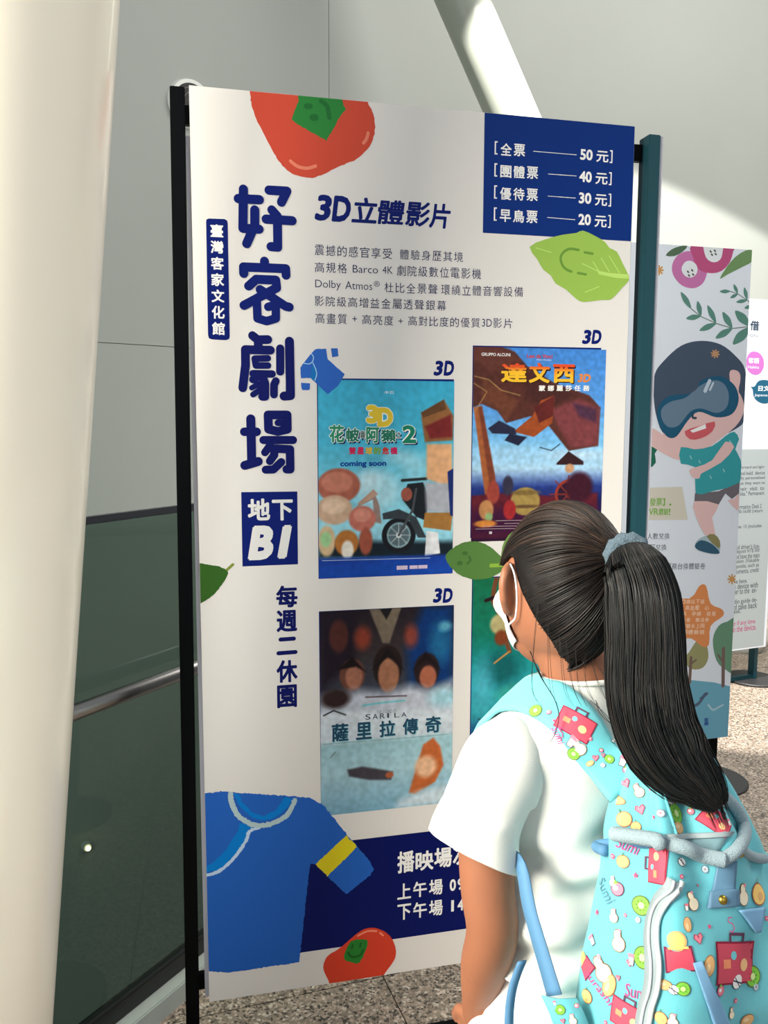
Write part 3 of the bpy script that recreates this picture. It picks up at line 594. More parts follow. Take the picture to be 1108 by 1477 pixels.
cv.ell((640, 970), 92, 92, (140, 52, 40), K4); cv.ell((640, 970), 74, 74, (44, 24, 44), K4); cv.ell((640, 970), 22, 22, (150, 66, 46), K4)
for k in range(4): a = k * math.pi / 4; cv.line([(640 - 80 * math.cos(a), 970 - 80 * math.sin(a)), (640 + 80 * math.cos(a), 970 + 80 * math.sin(a))], .0028, (128, 48, 38), K4)
for c_, rx, ry, c in (((390, 1010), 95, 85, (156, 132, 74)), ((390, 960), 90, 16, (120, 98, 54)), ((390, 1040), 96, 10, (96, 70, 46)), ((300, 1060), 40, 60, (150, 40, 44)), ((205, 960), 40, 70, (150, 64, 54)), ((290, 920), 34, 60, (52, 50, 70)), ((165, 1060), 46, 60, (176, 124, 80)), ((180, 1100), 24, 26, (130, 160, 110)), ((160, 1140), 70, 22, (196, 124, 56))): cv.ell(c_, rx, ry, c, K4, .003)
cv.poly([(320, 610), (430, 520), (480, 430), (560, 400), (545, 560), (440, 640)], (150, 72, 36), K4); cv.poly([(440, 470), (560, 400), (548, 520), (470, 560)], (92, 36, 34), K4); cv.poly([(175, 590), (240, 545), (330, 590), (340, 625), (200, 620)], (40, 42, 66), K4); cv.poly([(270, 660), (300, 620), (400, 640), (350, 690)], (34, 36, 60), K4); cv.ell((700, 930), 90, 95, (58, 22, 38), K4, .01); cv.poly([(570, 790), (640, 722), (725, 780), (725, 800), (570, 800)], (52, 30, 34), K4); cv.ell((645, 820), 30, 28, (186, 140, 104), K4, .003); cv.noise(.12, 110)
cv.done('film_poster', b1, 3, 'film poster of a brown sail over blue sky and sea, upper right of the four')
I = Ink(bd1); I.text('GRUPPO ALCUNI', (138, 154), (304, 176), (236, 236, 236), 5, .02, K=K4)
I.text('Leo da Vinci', (400, 162), (546, 188), (196, 60, 50), 5, .03, K=K4); I.text('Mission Mona Lisa', (456, 192), (540, 200), (236, 236, 240), 5, .01, K=K4)
for ch, a, b in (('達', (252, 214), (398, 326)), ('文', (412, 212), (530, 330)), ('西', (550, 220), (672, 330))):
    I.text(ch, (a[0] + 6, a[1] + 6), (b[0] + 6, b[1] + 6), (60, 26, 24), 5, .05, K=K4); k0 = len(I.V); I.text(ch, a, b, (240, 188, 40), 6, .035, K=K4)
    zz = np.array([v[2] for v in I.V[k0:]]); lo, hi = zz.min(), zz.max()
    for q in range(k0, len(I.V)): t = (I.V[q][2] - lo) / (hi - lo); t = min(max((t - .55) / .3, 0), 1); I.Cc[q] = col4((240 - 20 * t, 188 - 110 * t, 50 - 10 * t))
I.text('3D', (692, 276), (766, 326), (216, 130, 60), 6, .05, .2, K=K4)
for i, ch in enumerate('蒙娜麗莎任務'): I.text(ch, (468 + i * 51, 342), (504 + i * 51, 376), (236, 236, 230), 6, .03, K=K4)
for y, xa in ((1122, 220), (1138, 270), (1155, 145), (1170, 105)): I.stroke([(xa, y), (520, y - 6)], .0011, (170, 150, 160), 5, K4)
I.rect((182, 1184), (198, 1198), (200, 190, 196), 5, K4); I.done('poster_lettering', b1)
# P3 snow
cv = Canvas(bd1, (461.5, 882.5), (651.5, 1157), 190, 270)
v1, v0 = cv.v1, cv.v0; cv.grad([(0, (34, 26, 34)), (.2, (52, 44, 46)), (.4, (54, 60, 74)), (.47, (150, 164, 176)), (.5, (206, 216, 224)), (.63, (196, 208, 218)), (.66, (150, 190, 200)), (.8, (160, 196, 208)), (1, (120, 168, 192))])
cv.poly([(85, 215), (300, 200), (300, 500), (85, 700)], (30, 22, 34), K5, .02); cv.poly([(700, 180), (880, 175), (875, 640), (620, 640), (600, 420)], (10, 48, 104), K5, .02); cv.ell((340, 370), 50, 70, (150, 60, 40), K5, .012, .8); cv.ell((630, 360), 44, 70, (150, 62, 44), K5, .012, .8)
cv.poly([(380, 200), (570, 190), (500, 400), (460, 400)], (110, 98, 84), K5, .003); cv.poly([(440, 195), (520, 190), (482, 262)], (26, 24, 28), K5, .002); cv.ell((800, 400), 70, 130, (34, 110, 150), K5, .02, .7); cv.ell((830, 300), 40, 30, (110, 184, 200), K5, .01, .7)
cv.ell((200, 360), 58, 100, (76, 40, 36), K5, .006)
for c_, rx, ry, c in (((280, 590), 78, 100, (104, 64, 52)), ((290, 600), 52, 76, (158, 104, 84)), ((490, 540), 92, 135, (34, 24, 24)), ((495, 590), 66, 110, (150, 102, 78)), ((720, 560), 82, 110, (38, 26, 28)), ((728, 600), 54, 72, (164, 96, 72))): cv.ell(c_, rx, ry, c, K5, .004)
cv.poly([(190, 560), (280, 480), (360, 570), (300, 540)], (24, 16, 18), K5, .004); cv.poly([(400, 560), (490, 430), (585, 560), (490, 480)], (22, 18, 20), K5, .004); cv.poly([(640, 560), (715, 450), (805, 560), (715, 500)], (26, 18, 22), K5, .004)
cv.poly([(90, 720), (330, 680), (480, 700), (620, 650), (740, 680), (870, 620), (870, 800), (90, 800)], (184, 190, 204), K5, .02); cv.ell((180, 730), 90, 60, (48, 34, 34), K5, .01); cv.ell((820, 720), 90, 60, (150, 206, 220), K5, .02, .8)
cv.line([(340, 770), (480, 750), (590, 740)], .004, (110, 190, 200), K5); cv.line([(360, 720), (600, 712)], .003, (80, 66, 70), K5); cv.line([(110, 830), (170, 800), (240, 825)], .003, (26, 22, 26), K5); cv.line([(110, 1000), (850, 940)], .0012, (90, 150, 160), K5)
cv.poly([(640, 1200), (700, 1000), (760, 960), (800, 1010), (820, 1120), (770, 1220), (650, 1295), (615, 1285)], (186, 98, 52), K5, .004); cv.ell((715, 1130), 70, 70, (224, 178, 142), K5, .01)
cv.poly([(250, 1150), (340, 1130), (520, 1160), (510, 1210), (380, 1210), (260, 1190)], (66, 62, 70), K5, .004); cv.ell((500, 1180), 26, 20, (170, 92, 60), K5, .003); cv.line([(150, 1080), (180, 1045)], .002, (110, 120, 120), K5)
cv.poly([(560, 1330), (700, 1270), (860, 1230), (870, 1345), (540, 1375)], (196, 214, 224), K5, .015); cv.noise(.1, 100)
cv.done('film_poster', b1, 3, 'film poster of snowfield with brown peaks, lower left of the four')
I = Ink(bd1)
for i, ch in enumerate('SARILA'): I.text(ch, (358 + i * 42.5, 822 - i * 2.2), (388 + i * 42.5 - (18 if ch == 'I' else 0), 852 - i * 3.4), (60, 70, 84), 5, .01, K=K5)
I.text('THE LEGEND OF', (424, 798), (538, 810), (90, 110, 122), 5, 0, K=K5)
for ch, a, b in (('薩', (158, 880), (256, 978)), ('里', (302, 872), (394, 966)), ('拉', (440, 862), (534, 950)), ('傳', (578, 848), (668, 936)), ('奇', (712, 836), (804, 926))): I.text(ch, (a[0] + 5, a[1] + 4), (b[0] + 5, b[1] + 4), (130, 190, 200), 4, .03, K=K5); I.text(ch, a, b, (34, 70, 96), 5, .028, K=K5)
I.done('poster_lettering', b1)
# P4 pond
cv = Canvas.__new__(Canvas); cv.bd = bd1; cv.u0, cv.v1, cv.u1, cv.v0 = P4[0] + .002, P4[1] - .002, P4[2] - .002, P4[3] + .002; cv.nx, cv.ny = 150, 210
cv.U, cv.V = np.meshgrid(np.linspace(cv.u0, cv.u1, 150), np.linspace(cv.v0, cv.v1, 210)); cv.T = (cv.v1 - cv.V) / (cv.v1 - cv.v0); cv.S = (cv.U - cv.u0) / (cv.u1 - cv.u0); cv.A = np.zeros((210, 150, 3))
cv.grad([(0, (20, 104, 72)), (.3, (18, 112, 90)), (.45, (24, 130, 128)), (.6, (40, 150, 160)), (.75, (46, 150, 160)), (1, (20, 60, 90))]); KK = (640, 720, 4.104)
cv.ell((340, 1000), 130, 110, (12, 80, 84), KK, .03, .8); cv.ell((230, 1100), 60, 140, (90, 190, 214), KK, .03, .7); cv.ell((480, 1150), 120, 50, (90, 180, 110), KK, .03, .6); cv.ell((230, 1380), 90, 60, (16, 50, 120), KK, .03, .7)
cv.line([(320, 440), (300, 520), (290, 600), (330, 680), (350, 780), (390, 900)], .01, (110, 66, 44), KK); cv.line([(390, 900), (300, 970)], .004, (176, 130, 72), KK); cv.line([(250, 600), (330, 570)], .008, (36, 20, 24), KK)
cv.ell((330, 740), 62, 66, (170, 160, 112), KK, .006); cv.ell((340, 820), 44, 50, (120, 60, 34), KK, .006)
for x, y, h in ((540, 1150, 50), (395, 1220, 60), (275, 1310, 65)): cv.ell((x, y), 22, h, (96, 116, 120), KK, .003); cv.line([(x - 70, y - 10), (x, y + 10), (x + 70, y - 10)], .0026, (36, 60, 60), KK)
cv.noise(.1, 90); cv.done('film_poster', b1, 3, 'teal green film poster partly hidden behind her head, lower right of the four')
# reverse side of the lettering is blank; stands further back
Rz = lambda p, y: Vector((math.sin(y), math.cos(y), 0))
yaw2 = R(75); e2 = Vector((1.310, 3.0475, 0)); bl2 = e2 - Rz(0, yaw2) * .9; bd2 = Board((bl2.x, bl2.y), yaw2)
st2, b2 = stand(bd2, 'poster_stand', 'pale poster stand with cartoon child in goggles on round black base', boardcol=(226, 234, 244), inset=.085)
TE = (92, 140, 128); I = Ink(bd2)
I.poly([(135, 330), (160, 240), (230, 175), (330, 155), (430, 190), (490, 280), (485, 400), (440, 490), (350, 532), (240, 505), (160, 420)], (196, 118, 172), 2, 3, .0, H8)
I.poly([(342, 60), (350, 220), (385, 310), (440, 360), (540, 380), (640, 355), (720, 270), (755, 160), (760, 60)], (186, 84, 130), 3, 2, 0, H8)
I.poly([(235, 320), (270, 265), (330, 255), (385, 300), (390, 370), (345, 420), (280, 415), (240, 370)], (226, 232, 236), 4, 3, 0, H8); I.poly([(465, 60), (465, 180), (500, 245), (560, 270), (620, 245), (645, 180), (640, 60)], (226, 232, 236), 5, 2, 0, H8)
for x, y in ((298, 365), (340, 350), (308, 402), (350, 392), (527, 160), (570, 152), (540, 192), (578, 186)): I.stroke([(x - 5, y - 4), (x + 4, y + 5)], .006, (90, 90, 84), 6, H8)
I.poly([(72, 200), (130, 140), (210, 108), (295, 100), (240, 165), (160, 205)], (84, 110, 86), 4, 2, 0, H8); I.poly([(618, 438), (680, 330), (770, 220), (880, 150), (960, 150), (960, 250), (860, 310), (700, 390)], (112, 148, 98), 6, 2, 0, H8)
I.done('fruit_print', b2, 'purple fruit slices with green leaves across the top')
I = Ink(bd2)
def leaf(a, b, wd, c=TE, K=H8, lay=3):
    a = np.array(a, float); b = np.array(b, float); d = b - a; n = np.array([-d[1], d[0]]) / np.linalg.norm(d) * wd
    I.poly([tuple(a), tuple(a + d * .3 + n * .9), tuple(a + d * .6 + n), tuple(b), tuple(a + d * .6 - n), tuple(a + d * .3 - n * .9)], c, lay, 3, 0, K)
for a, b, w_ in (((225, 568), (330, 738), 26), ((395, 660), (428, 815), 24), ((278, 838), (430, 812), 26), ((495, 702), (582, 885), 26), ((412, 960), (585, 885), 28), ((648, 770), (745, 935), 30), ((575, 1038), (748, 935), 32), ((775, 758), (925, 915), 42), ((752, 1100), (925, 925), 44),
                 ((618, 565), (728, 562), 18), ((760, 490), (802, 585), 16), ((725, 630), (802, 590), 16), ((868, 522), (895, 648), 18), ((785, 672), (900, 652), 18), ((868, 732), (950, 712), 18)): leaf(a, b, w_)
I.stroke([(330, 738), (430, 818), (585, 888), (750, 938), (925, 918)], .0035, (120, 140, 130), 3, H8); I.stroke([(728, 562), (805, 590), (900, 655), (940, 690)], .0032, (120, 140, 130), 3, H8)
I.done('branch_print', b2)
I = Ink(bd2); SK = (226, 190, 188); HR = (70, 84, 104); GG = (34, 88, 118)
I.poly([(140, 660), (180, 600), (260, 530), (350, 508), (440, 525), (510, 580), (550, 640), (556, 760), (545, 860), (520, 900), (400, 960), (300, 1000), (190, 940), (150, 860), (135, 760)], HR, 3, 4, 0, K7)
I.poly([(175, 930), (260, 850), (420, 750), (500, 720), (545, 800), (520, 880), (440, 950), (350, 1010), (290, 1005), (220, 975)], SK, 4, 4, 0, K7)
I.poly([(478, 660), (500, 640), (525, 655), (528, 690), (520, 740), (540, 800), (500, 790)], SK, 5, 3, 0, K7)
I.poly([(160, 800), (200, 760), (270, 745), (330, 700), (390, 672), (450, 672), (505, 715), (520, 780), (490, 840), (420, 855), (340, 830), (290, 870), (240, 940), (200, 945), (165, 900), (150, 850)], GG, 6, 4, 0, K7)
I.poly([(170, 820), (210, 785), (280, 765), (340, 715), (400, 688), (450, 700), (475, 750), (465, 810), (420, 835), (350, 815), (300, 830), (250, 890), (205, 900), (175, 870)], (104, 128, 150), 7, 4, 0, K7)
I.poly([(245, 750), (290, 720), (330, 690), (345, 660), (335, 720), (300, 745)], HR, 8, 2, 0, K7); I.stroke([(388, 690), (368, 735)], .014, (190, 206, 220), 8, K7); I.stroke([(404, 700), (390, 730)], .008, (190, 206, 220), 8, K7)
I.stroke([(312, 840), (312, 856), (326, 858)], .008, (50, 70, 90), 8, K7, smooth=3); I.poly([(275, 918), (340, 895), (412, 874), (400, 920), (350, 950), (300, 955)], (206, 96, 104), 7, 2, 0, K7); I.poly([(300, 915), (370, 885), (372, 905), (312, 925)], (240, 240, 240), 8, 0, 0, K7)
I.stroke([(548, 750), (573, 800), (570, 850), (548, 885)], .012, GG, 4, K7, smooth=4)
for q in range(8): a = q * math.pi / 4 + .2; I.stroke([(414 + 5 * math.cos(a), 567 + 5 * math.sin(a)), (414 + 17 * math.cos(a), 567 + 17 * math.sin(a))], .006, (190, 146, 110), 6, K7)
I.poly([(70, 940), (135, 905), (190, 950), (262, 990), (262, 1050), (180, 1020)], SK, 3, 2, 0, K7)
I.poly([(258, 990), (320, 1000), (400, 985), (460, 940), (500, 920), (522, 955), (505, 1000), (530, 1050), (525, 1150), (400, 1190), (325, 1200), (322, 1080), (258, 1065)], (58, 158, 166), 5, 2, 0, K7)
I.poly([(460, 965), (500, 990), (440, 1060), (350, 1110), (345, 1130), (315, 1130), (295, 1095), (330, 1080), (400, 1050)], SK, 6, 2, 0, K7)
I.poly([(322, 1200), (430, 1190), (525, 1145), (522, 1200), (490, 1225), (460, 1200), (430, 1250), (320, 1235)], (110, 106, 112), 4, 1, 0, K7); I.poly([(320, 1235), (430, 1250), (400, 1310), (415, 1390), (370, 1390), (325, 1300)], SK, 4, 2, 0, K7); I.poly([(470, 1230), (500, 1225), (522, 1200), (520, 1280), (495, 1260)], SK, 4, 1, 0, K7)
I.poly([(322, 1430), (350, 1400), (400, 1390), (435, 1420), (432, 1470), (400, 1470), (340, 1460)], (170, 192, 200), 4, 3, 0, K7); I.poly([(375, 1395), (410, 1385), (435, 1415), (430, 1450)], (140, 134, 92), 5, 2, 0, K7); I.poly([(322, 1435), (350, 1412), (400, 1430), (435, 1470), (390, 1472), (335, 1455)], (54, 92, 116), 6, 3, 0, K7)
for x, y in ((340, 1050), (300, 1030), (390, 1120), (480, 960), (450, 1090)): I.stroke([(x, y), (x + 6, y + 12)], .004, (150, 206, 210), 7, K7)
I.done('child_print', b2, 'cartoon child with dark goggles, teal shirt and sneakers')
I = Ink(bd2)
I.poly([(60, 1175), (265, 1170), (290, 1320), (60, 1320)], (212, 208, 194), 2, 0, 0, K7)
for i, ch in enumerate('發票】,'): I.text(ch, (118 + i * 29, 1222 + (24 if ch == ',' else 0)), (144 + i * 29 - (16 if ch in ',】' else 0), 1256), (118, 176, 62), 3, .012, K=K7)
for i, ch in enumerate('VR體驗!'): I.text(ch, (114 + i * 22.5, 1268), (134 + i * 22.5 - (14 if ch == '!' else 0), 1298), (118, 176, 62), 3, .012, K=K7)
row(I, '人數兌換', 106, 1380, 210, 1380, 27, (80, 84, 90), K=K7); row(I, '可兌換', 118, 1432, 196, 1430, 27, (80, 84, 90), K=K7); row(I, '服務台換體驗卷', 188, 162, 364, 160, 27, (80, 84, 90), K=K8)
for q in range(8):
    a = q * math.pi / 4
    for cx, cy, K in ((480, 232, K8), (160, 188, K7)): I.stroke([(cx + 4 * math.cos(a), cy + 4 * math.sin(a)), (cx + 18 * math.cos(a), cy + 20 * math.sin(a))], .006, (206, 154, 90), 3, K)
I.poly([(100, 960), (140, 955), (158, 990), (140, 1020), (145, 1060), (110, 1080)], (40, 110, 90), 3, 2, 0, K7)
I.done('notice_lettering', b2)
I = Ink(bd2)
I.poly([(150, 325), (290, 318), (335, 262), (365, 262), (385, 340), (435, 365), (440, 395), (385, 440), (378, 520), (350, 532), (300, 495), (250, 500), (150, 500)], (222, 142, 88), 3, 3, 0, K8)
for j, s_ in enumerate(('10歲以下孩', '或 高血壓 心', '臟病 孕婦 容易', '暈眩者 無法參', '加體驗水上同', '樂園體驗館')): row(I, s_, 235 - (6 if j == 1 else 0), 322 + j * 27, 360 + (20 if j in (1, 3) else 50 if j == 2 else 0), 322 + j * 27, 19, (246, 214, 186), 4, .01, K8)
I.done('star_notice', b2, 'orange star with small pale lettering')
I = Ink(bd2)
I.poly([(395, 500), (420, 440), (460, 420), (500, 418), (500, 640), (450, 632), (410, 590)], (106, 148, 120), 3, 3, 0, K8); I.stroke([(442, 540), (440, 705)], .014, (120, 100, 96), 4, K8); I.stroke([(440, 600), (418, 568)], .007, (120, 100, 96), 4, K8)
I.poly([(265, 590), (290, 555), (330, 500), (365, 520), (375, 580), (350, 625), (300, 630)], (154, 152, 108), 2, 3, 0, K8); I.stroke([(298, 580), (292, 690)], .012, (120, 100, 90), 4, K8); I.stroke([(296, 610), (320, 590)], .007, (120, 100, 90), 4, K8)
I.poly([(60, 740), (180, 690), (300, 680), (400, 690), (490, 712), (490, 940), (60, 940)], (112, 172, 196), 2, 1, 0, K8); I.stroke([(290, 800), (330, 785), (360, 742)], .012, (84, 100, 124), 3, K8, smooth=4); I.stroke([(342, 762), (368, 740)], .012, (84, 100, 124), 3, K8)
I.stroke([(375, 790), (395, 812), (420, 800), (440, 790)], .008, (170, 204, 218), 3, K8, smooth=3)
for i, ch in enumerate('客樂'): I.text(ch, (356, 848 + i * 17), (376, 864 + i * 17), (50, 84, 150), 3, .03, K=K8)
I.done('landscape_print', b2, 'trees beside a blue pond at the bottom')
yaw3 = R(68); e3 = Vector((2.035, 4.32, 0)); bl3 = e3 - Rz(0, yaw3) * .9; bd3 = Board((bl3.x, bl3.y), yaw3)
st3, b3 = stand(bd3, 'poster_stand', 'farthest poster stand with grey text panel at right edge of view', teal=True, boardcol=(238, 240, 244), inset=.085)
I = Ink(bd3)
ua = bd3.uv(1103, 900)[0]; va = bd3.uv(1090, 648)[1]; vb = bd3.uv(1085, 933)[1]; I.uvpoly([(.03, vb), (ua, vb), (ua, va), (.03, va)], (170, 180, 182), 2)
DT = (90, 98, 104)
lines = [(168, 'forward and light-', 132, 292), (205, 'hand-held  device', 110, 292), (240, 'be fully personalised', 80, 292), (274, 'what they want to', 100, 292), (308, 'their  visit  to', 110, 288), (340, 'Hakka." Permanent', 100, 288), (428, 'Information Desk 2', 90, 270), (462, '09:00-16:00 (return', 80, 278), (562, 'use: 15 (includes', 100, 270),
         (694, 'and driver\'s lice-', 90, 258), (726, 'deposit NT$ 500', 100, 256), (757, 'and have the main', 90, 256), (792, 'session. (Valuable', 80, 254), (825, 'deposits, such as', 80, 252), (858, 'documents, credit', 70, 252), (925, 'free here.', 70, 174), (956, 'the device with', 60, 246), (990, 'enter to the  ex-', 60, 238), (1060, 'audio guide de-', 60, 240), (1092, 'and take back', 60, 240), (1126, 'desk.', 70, 132)]
for y, s_, xa, xb in lines: I.text(s_, (xa, y - 20), (xb, y), DT, 3, .012, K=G4)
I.text('pay if any time', (60, 1184), (228, 1204), (180, 90, 130), 3, .012, K=G4); I.text('to the device.', (70, 1218), (234, 1238), (180, 90, 130), 3, .012, K=G4)
I.text('借', (288, 194), (346, 264), (52, 66, 84), 3, .03, K=G3); I.text('ATION', (230, 282), (336, 306), (110, 116, 126), 3, 0, K=G3)
I.poly([(262, 480), (270, 430), (300, 402), (345, 410), (375, 450), (376, 510), (345, 552), (300, 552), (268, 520)], (190, 110, 186), 3, 3, 0, G3); I.text('客語', (276, 442), (346, 482), (250, 240, 250), 4, .03, K=G3); I.text('Hakka', (272, 494), (346, 516), (250, 240, 250), 4, 0, K=G3)
I.poly([(292, 636), (316, 634), (340, 600), (380, 590), (430, 605), (460, 660), (440, 720), (390, 748), (340, 735), (310, 700), (304, 655)], (36, 92, 120), 3, 3, 0, G3); I.text('日文', (342, 628), (416, 666), (236, 244, 250), 4, .03, K=G3); I.text('Japanese', (316, 682), (430, 706), (236, 244, 250), 4, 0, K=G3)
I.done('information_print', b3)
# ------------------------------------------------------------------ the girl (metres, her own frame: x right, y forward, z up)
TH = R(32); GO = Vector((.245, 1.03, 0))
GM = Matrix.Translation(GO) @ Matrix.Rotation(TH, 4, 'Z'); GI = GM.inverted()
def gl(px, py, depth): return GI @ at(px, py, depth)
SKIN = mat('skin', (142, 92, 67), .5, spec=.35, var=.05, vscale=14)
SKIN.node_tree.nodes['Principled BSDF'].inputs['Subsurface Weight'].default_value = .05
SKIN.node_tree.nodes['Principled BSDF'].inputs['Subsurface Radius'].default_value = (.012, .005, .003)
SHIRT = mat('white_cotton', (216, 217, 212), .85, spec=.15, bump=.25, bscale=900)
HAIRD = mat('hair_base', (14, 12, 12), .6, spec=.15)
girl = empty('person', (0, 0, 0)); girl.matrix_world = GM
tag(girl, 'girl with long black ponytail and white shirt seen from behind reading the poster', 'person')
def remeshed(name, parts, m, parent, vox, smooth_n=8, smooth_f=.5):
    V = []; Fc = []
    for v, f in parts:
        k = len(V); V += [tuple(x) for x in v]; Fc += [tuple(i + k for i in q) for q in f]
    o = newmesh(name, V, Fc, m, None)
    r = o.modifiers.new('r', 'REMESH'); r.mode = 'VOXEL'; r.voxel_size = vox; r.use_smooth_shade = True
    if smooth_n: s_ = o.modifiers.new('s', 'SMOOTH'); s_.iterations = smooth_n; s_.factor = smooth_f
    dg = bpy.context.evaluated_depsgraph_get(); dg.update(); me = bpy.data.meshes.new_from_object(o.evaluated_get(dg)); old = o.data
    o.modifiers.clear(); o.data = me; bpy.data.meshes.remove(old); me.name = name
    me.polygons.foreach_set('use_smooth', [True] * len(me.polygons)); o.parent = parent; return o
def ellip(c, r, M=None, n=20):
    bm = bmesh.new(); bmesh.ops.create_uvsphere(bm, u_segments=n, v_segments=n // 2 + 2, radius=1)
    V = [Vector((v.co.x * r[0], v.co.y * r[1], v.co.z * r[2])) for v in bm.verts]; Fc = [tuple(v.index for v in f.verts) for f in bm.faces]; bm.free()
    if M: V = [M @ v for v in V]
    return [v + Vector(c) for v in V], Fc
def loft(secs, seg=28):
    """secs: (z, cx, cy, a, b, power)"""
    V = []; Fc = []
    for z, cx, cy, a, b, pw in secs:
        for k in range(seg):
            t = 2 * math.pi * k / seg; c_, s_ = math.cos(t), math.sin(t)
            V.append(Vector((cx + a * math.copysign(abs(c_) ** (2 / pw), c_), cy + b * math.copysign(abs(s_) ** (2 / pw), s_), z)))
    for i in range(len(secs) - 1):
        for k in range(seg): k2 = (k + 1) % seg; Fc.append((i * seg + k, i * seg + k2, (i + 1) * seg + k2, (i + 1) * seg + k))
    Fc.append(tuple(range(seg))[::-1]); Fc.append(tuple((len(secs) - 1) * seg + k for k in range(seg)))
    return V, Fc
def limb(pts, rad, n=6, seg=16):
    P = catmull(pts, n); Rr = [float(x[0]) for x in catmull([(r,) for r in rad], n)]
    return tube_data([Vector(p) for p in P], Rr, seg)
# head frame
HC = Vector((-.010, .020, 1.174)); HM = Matrix.Rotation(R(-15), 3, 'Z') @ Matrix.Rotation(R(-6), 3, 'X') @ Matrix.Rotation(R(6), 3, 'Y')
def hp(x, y, z): return HC + HM @ Vector((x, y, z))
HA, HB, HCz = .071, .089, .097
parts = [ellip(HC, (HA, HB, HCz), HM, 32), ellip(hp(0, .026, -.048), (.052, .058, .058), HM, 24), ellip(hp(0, .05, -.078), (.026, .026, .022), HM), ellip(hp(0, .088, -.018), (.0095, .013, .010), HM), ellip(hp(0, .083, .0), (.007, .009, .018), HM)]
for sx in (-1, 1):
    parts.append(ellip(hp(sx * .026, .079, -.012), (.012, .008, .008), HM)); parts.append(ellip(hp(sx * .036, .062, -.03), (.024, .022, .022), HM))
    ear = [hp(sx * (.076 + .009 * math.sin(t * math.pi)), -.004 - .013 * math.sin(t * 3.6), -.034 + .058 * t) for t in np.linspace(0, 1, 8)]
    parts.append(tube_data([hp(sx * x, y, z) for x, y, z in ((.068, .006, -.036), (.076, -.006, -.034), (.086, -.016, -.020), (.091, -.020, .0), (.088, -.018, .016), (.079, -.008, .024), (.070, .004, .016))], [.0055, .0062, .0062, .0062, .006, .0055, .0045], 10))
    parts.append(ellip(hp(sx * .078, -.006, -.004), (.005, .014, .024), HM))
parts.append(limb([(0, -.018, 1.0), (-.003, -.016, 1.045), (-.010, -.004, 1.08), (-.016, .008, 1.12), (-.02, .014, 1.16)], [.058, .0445, .0425, .044, .045]))
parts.append(loft([(.57, 0, 0, .10, .08, 2.3), (.62, 0, 0, .122, .088, 2.4), (.70, 0, 0, .106, .082, 2.4), (.78, 0, .0, .100, .08, 2.4), (.86, 0, 0, .102, .082, 2.4), (.94, 0, 0, .104, .082, 2.4), (.985, 0, -.004, .112, .07, 2.3), (1.015, 0, -.01, .095, .055, 2.2), (1.035, 0, -.014, .065, .048, 2), (1.05, 0, -.016, .05, .044, 2)]))
for sx in (-1, 1):
    if sx < 0: A = [(-.095, -.005, .978), (-.118, -.006, .968), (-.143, -.006, .90), (-.150, -.014, .83), (-.145, -.018, .775), (-.134, .008, .71), (-.118, .038, .64), (-.108, .054, .60)]
    else: A = [(.105, -.005, .985), (.138, -.006, .975), (.158, -.0, .90), (.165, -.006, .83), (.166, -.004, .775), (.156, .03, .71), (.142, .06, .64), (.134, .075, .60)]
    parts.append(limb(A, [.036, .040, .036, .033, .0315, .0305, .023, .0195], 5, 20))
    wv = Vector(A[-1]); d = (wv - Vector(A[-2])).normalized(); sd_ = Vector((0, 1, 0)) - d * d.y; sd_.normalize(); nr = d.cross(sd_) * (1 if sx < 0 else -1)
    # palm and fingers, relaxed
    parts.append(tube_data([wv, wv + d * .02, wv + d * .045, wv + d * .062], [(.014, .016), (.011, .024), (.011, .028), (.009, .026)], 14)) if False else None
    ps = wv + d * .034
    Mx = Matrix((sd_, nr, d)).transposed(); parts.append(ellip(ps, (.027, .0115, .036), Mx, 16))
    for k, (off, ln) in enumerate(((.020, .050), (.0075, .056), (-.006, .052), (-.019, .042))):
        b_ = wv + d * .056 + sd_ * off; inn = -nr * (1 if sx < 0 else 1)
        parts.append(tube_data([b_ - d * .012, b_, b_ + d * ln * .45 + inn * .006, b_ + d * ln * .8 + inn * .017, b_ + d * ln * .95 + inn * .026], [.0078, .0076, .007, .0064, .0052], 10))
    b_ = wv + d * .018 + sd_ * .018; parts.append(tube_data([b_, b_ + sd_ * .016 + d * .016, b_ + sd_ * .022 + d * .036, b_ + sd_ * .02 + d * .05], [.0095, .009, .0078, .006], 10))
    hx = sx * .062
    parts.append(limb([(hx, 0, .64), (hx, 0, .55), (hx, .004, .42), (hx, .008, .34), (hx, -.006, .24), (hx, -.012, .12), (hx, -.01, .06)], [.072, .068, .054, .043, .044, .032, .028], 5, 20))
parts = [p for p in parts if p]
body = remeshed('body', parts, SKIN, girl, .0036, 6, .5)
print('body', len(body.data.polygons))
# eyes and brows
for sx in (-1, 1):
    v, f = ellip(hp(sx * .027, .083, -.008), (.0085, .005, .0055), HM, 16); newmesh('eye', v, f, mat('eye_dark', (30, 22, 18), .15), girl, True)
    newmesh('eyebrow', *tube_data([hp(sx * .014, .089, .012), hp(sx * .028, .087, .016), hp(sx * .042, .078, .011)], [.0012, .0018, .001], 6), HAIRD, girl, True)
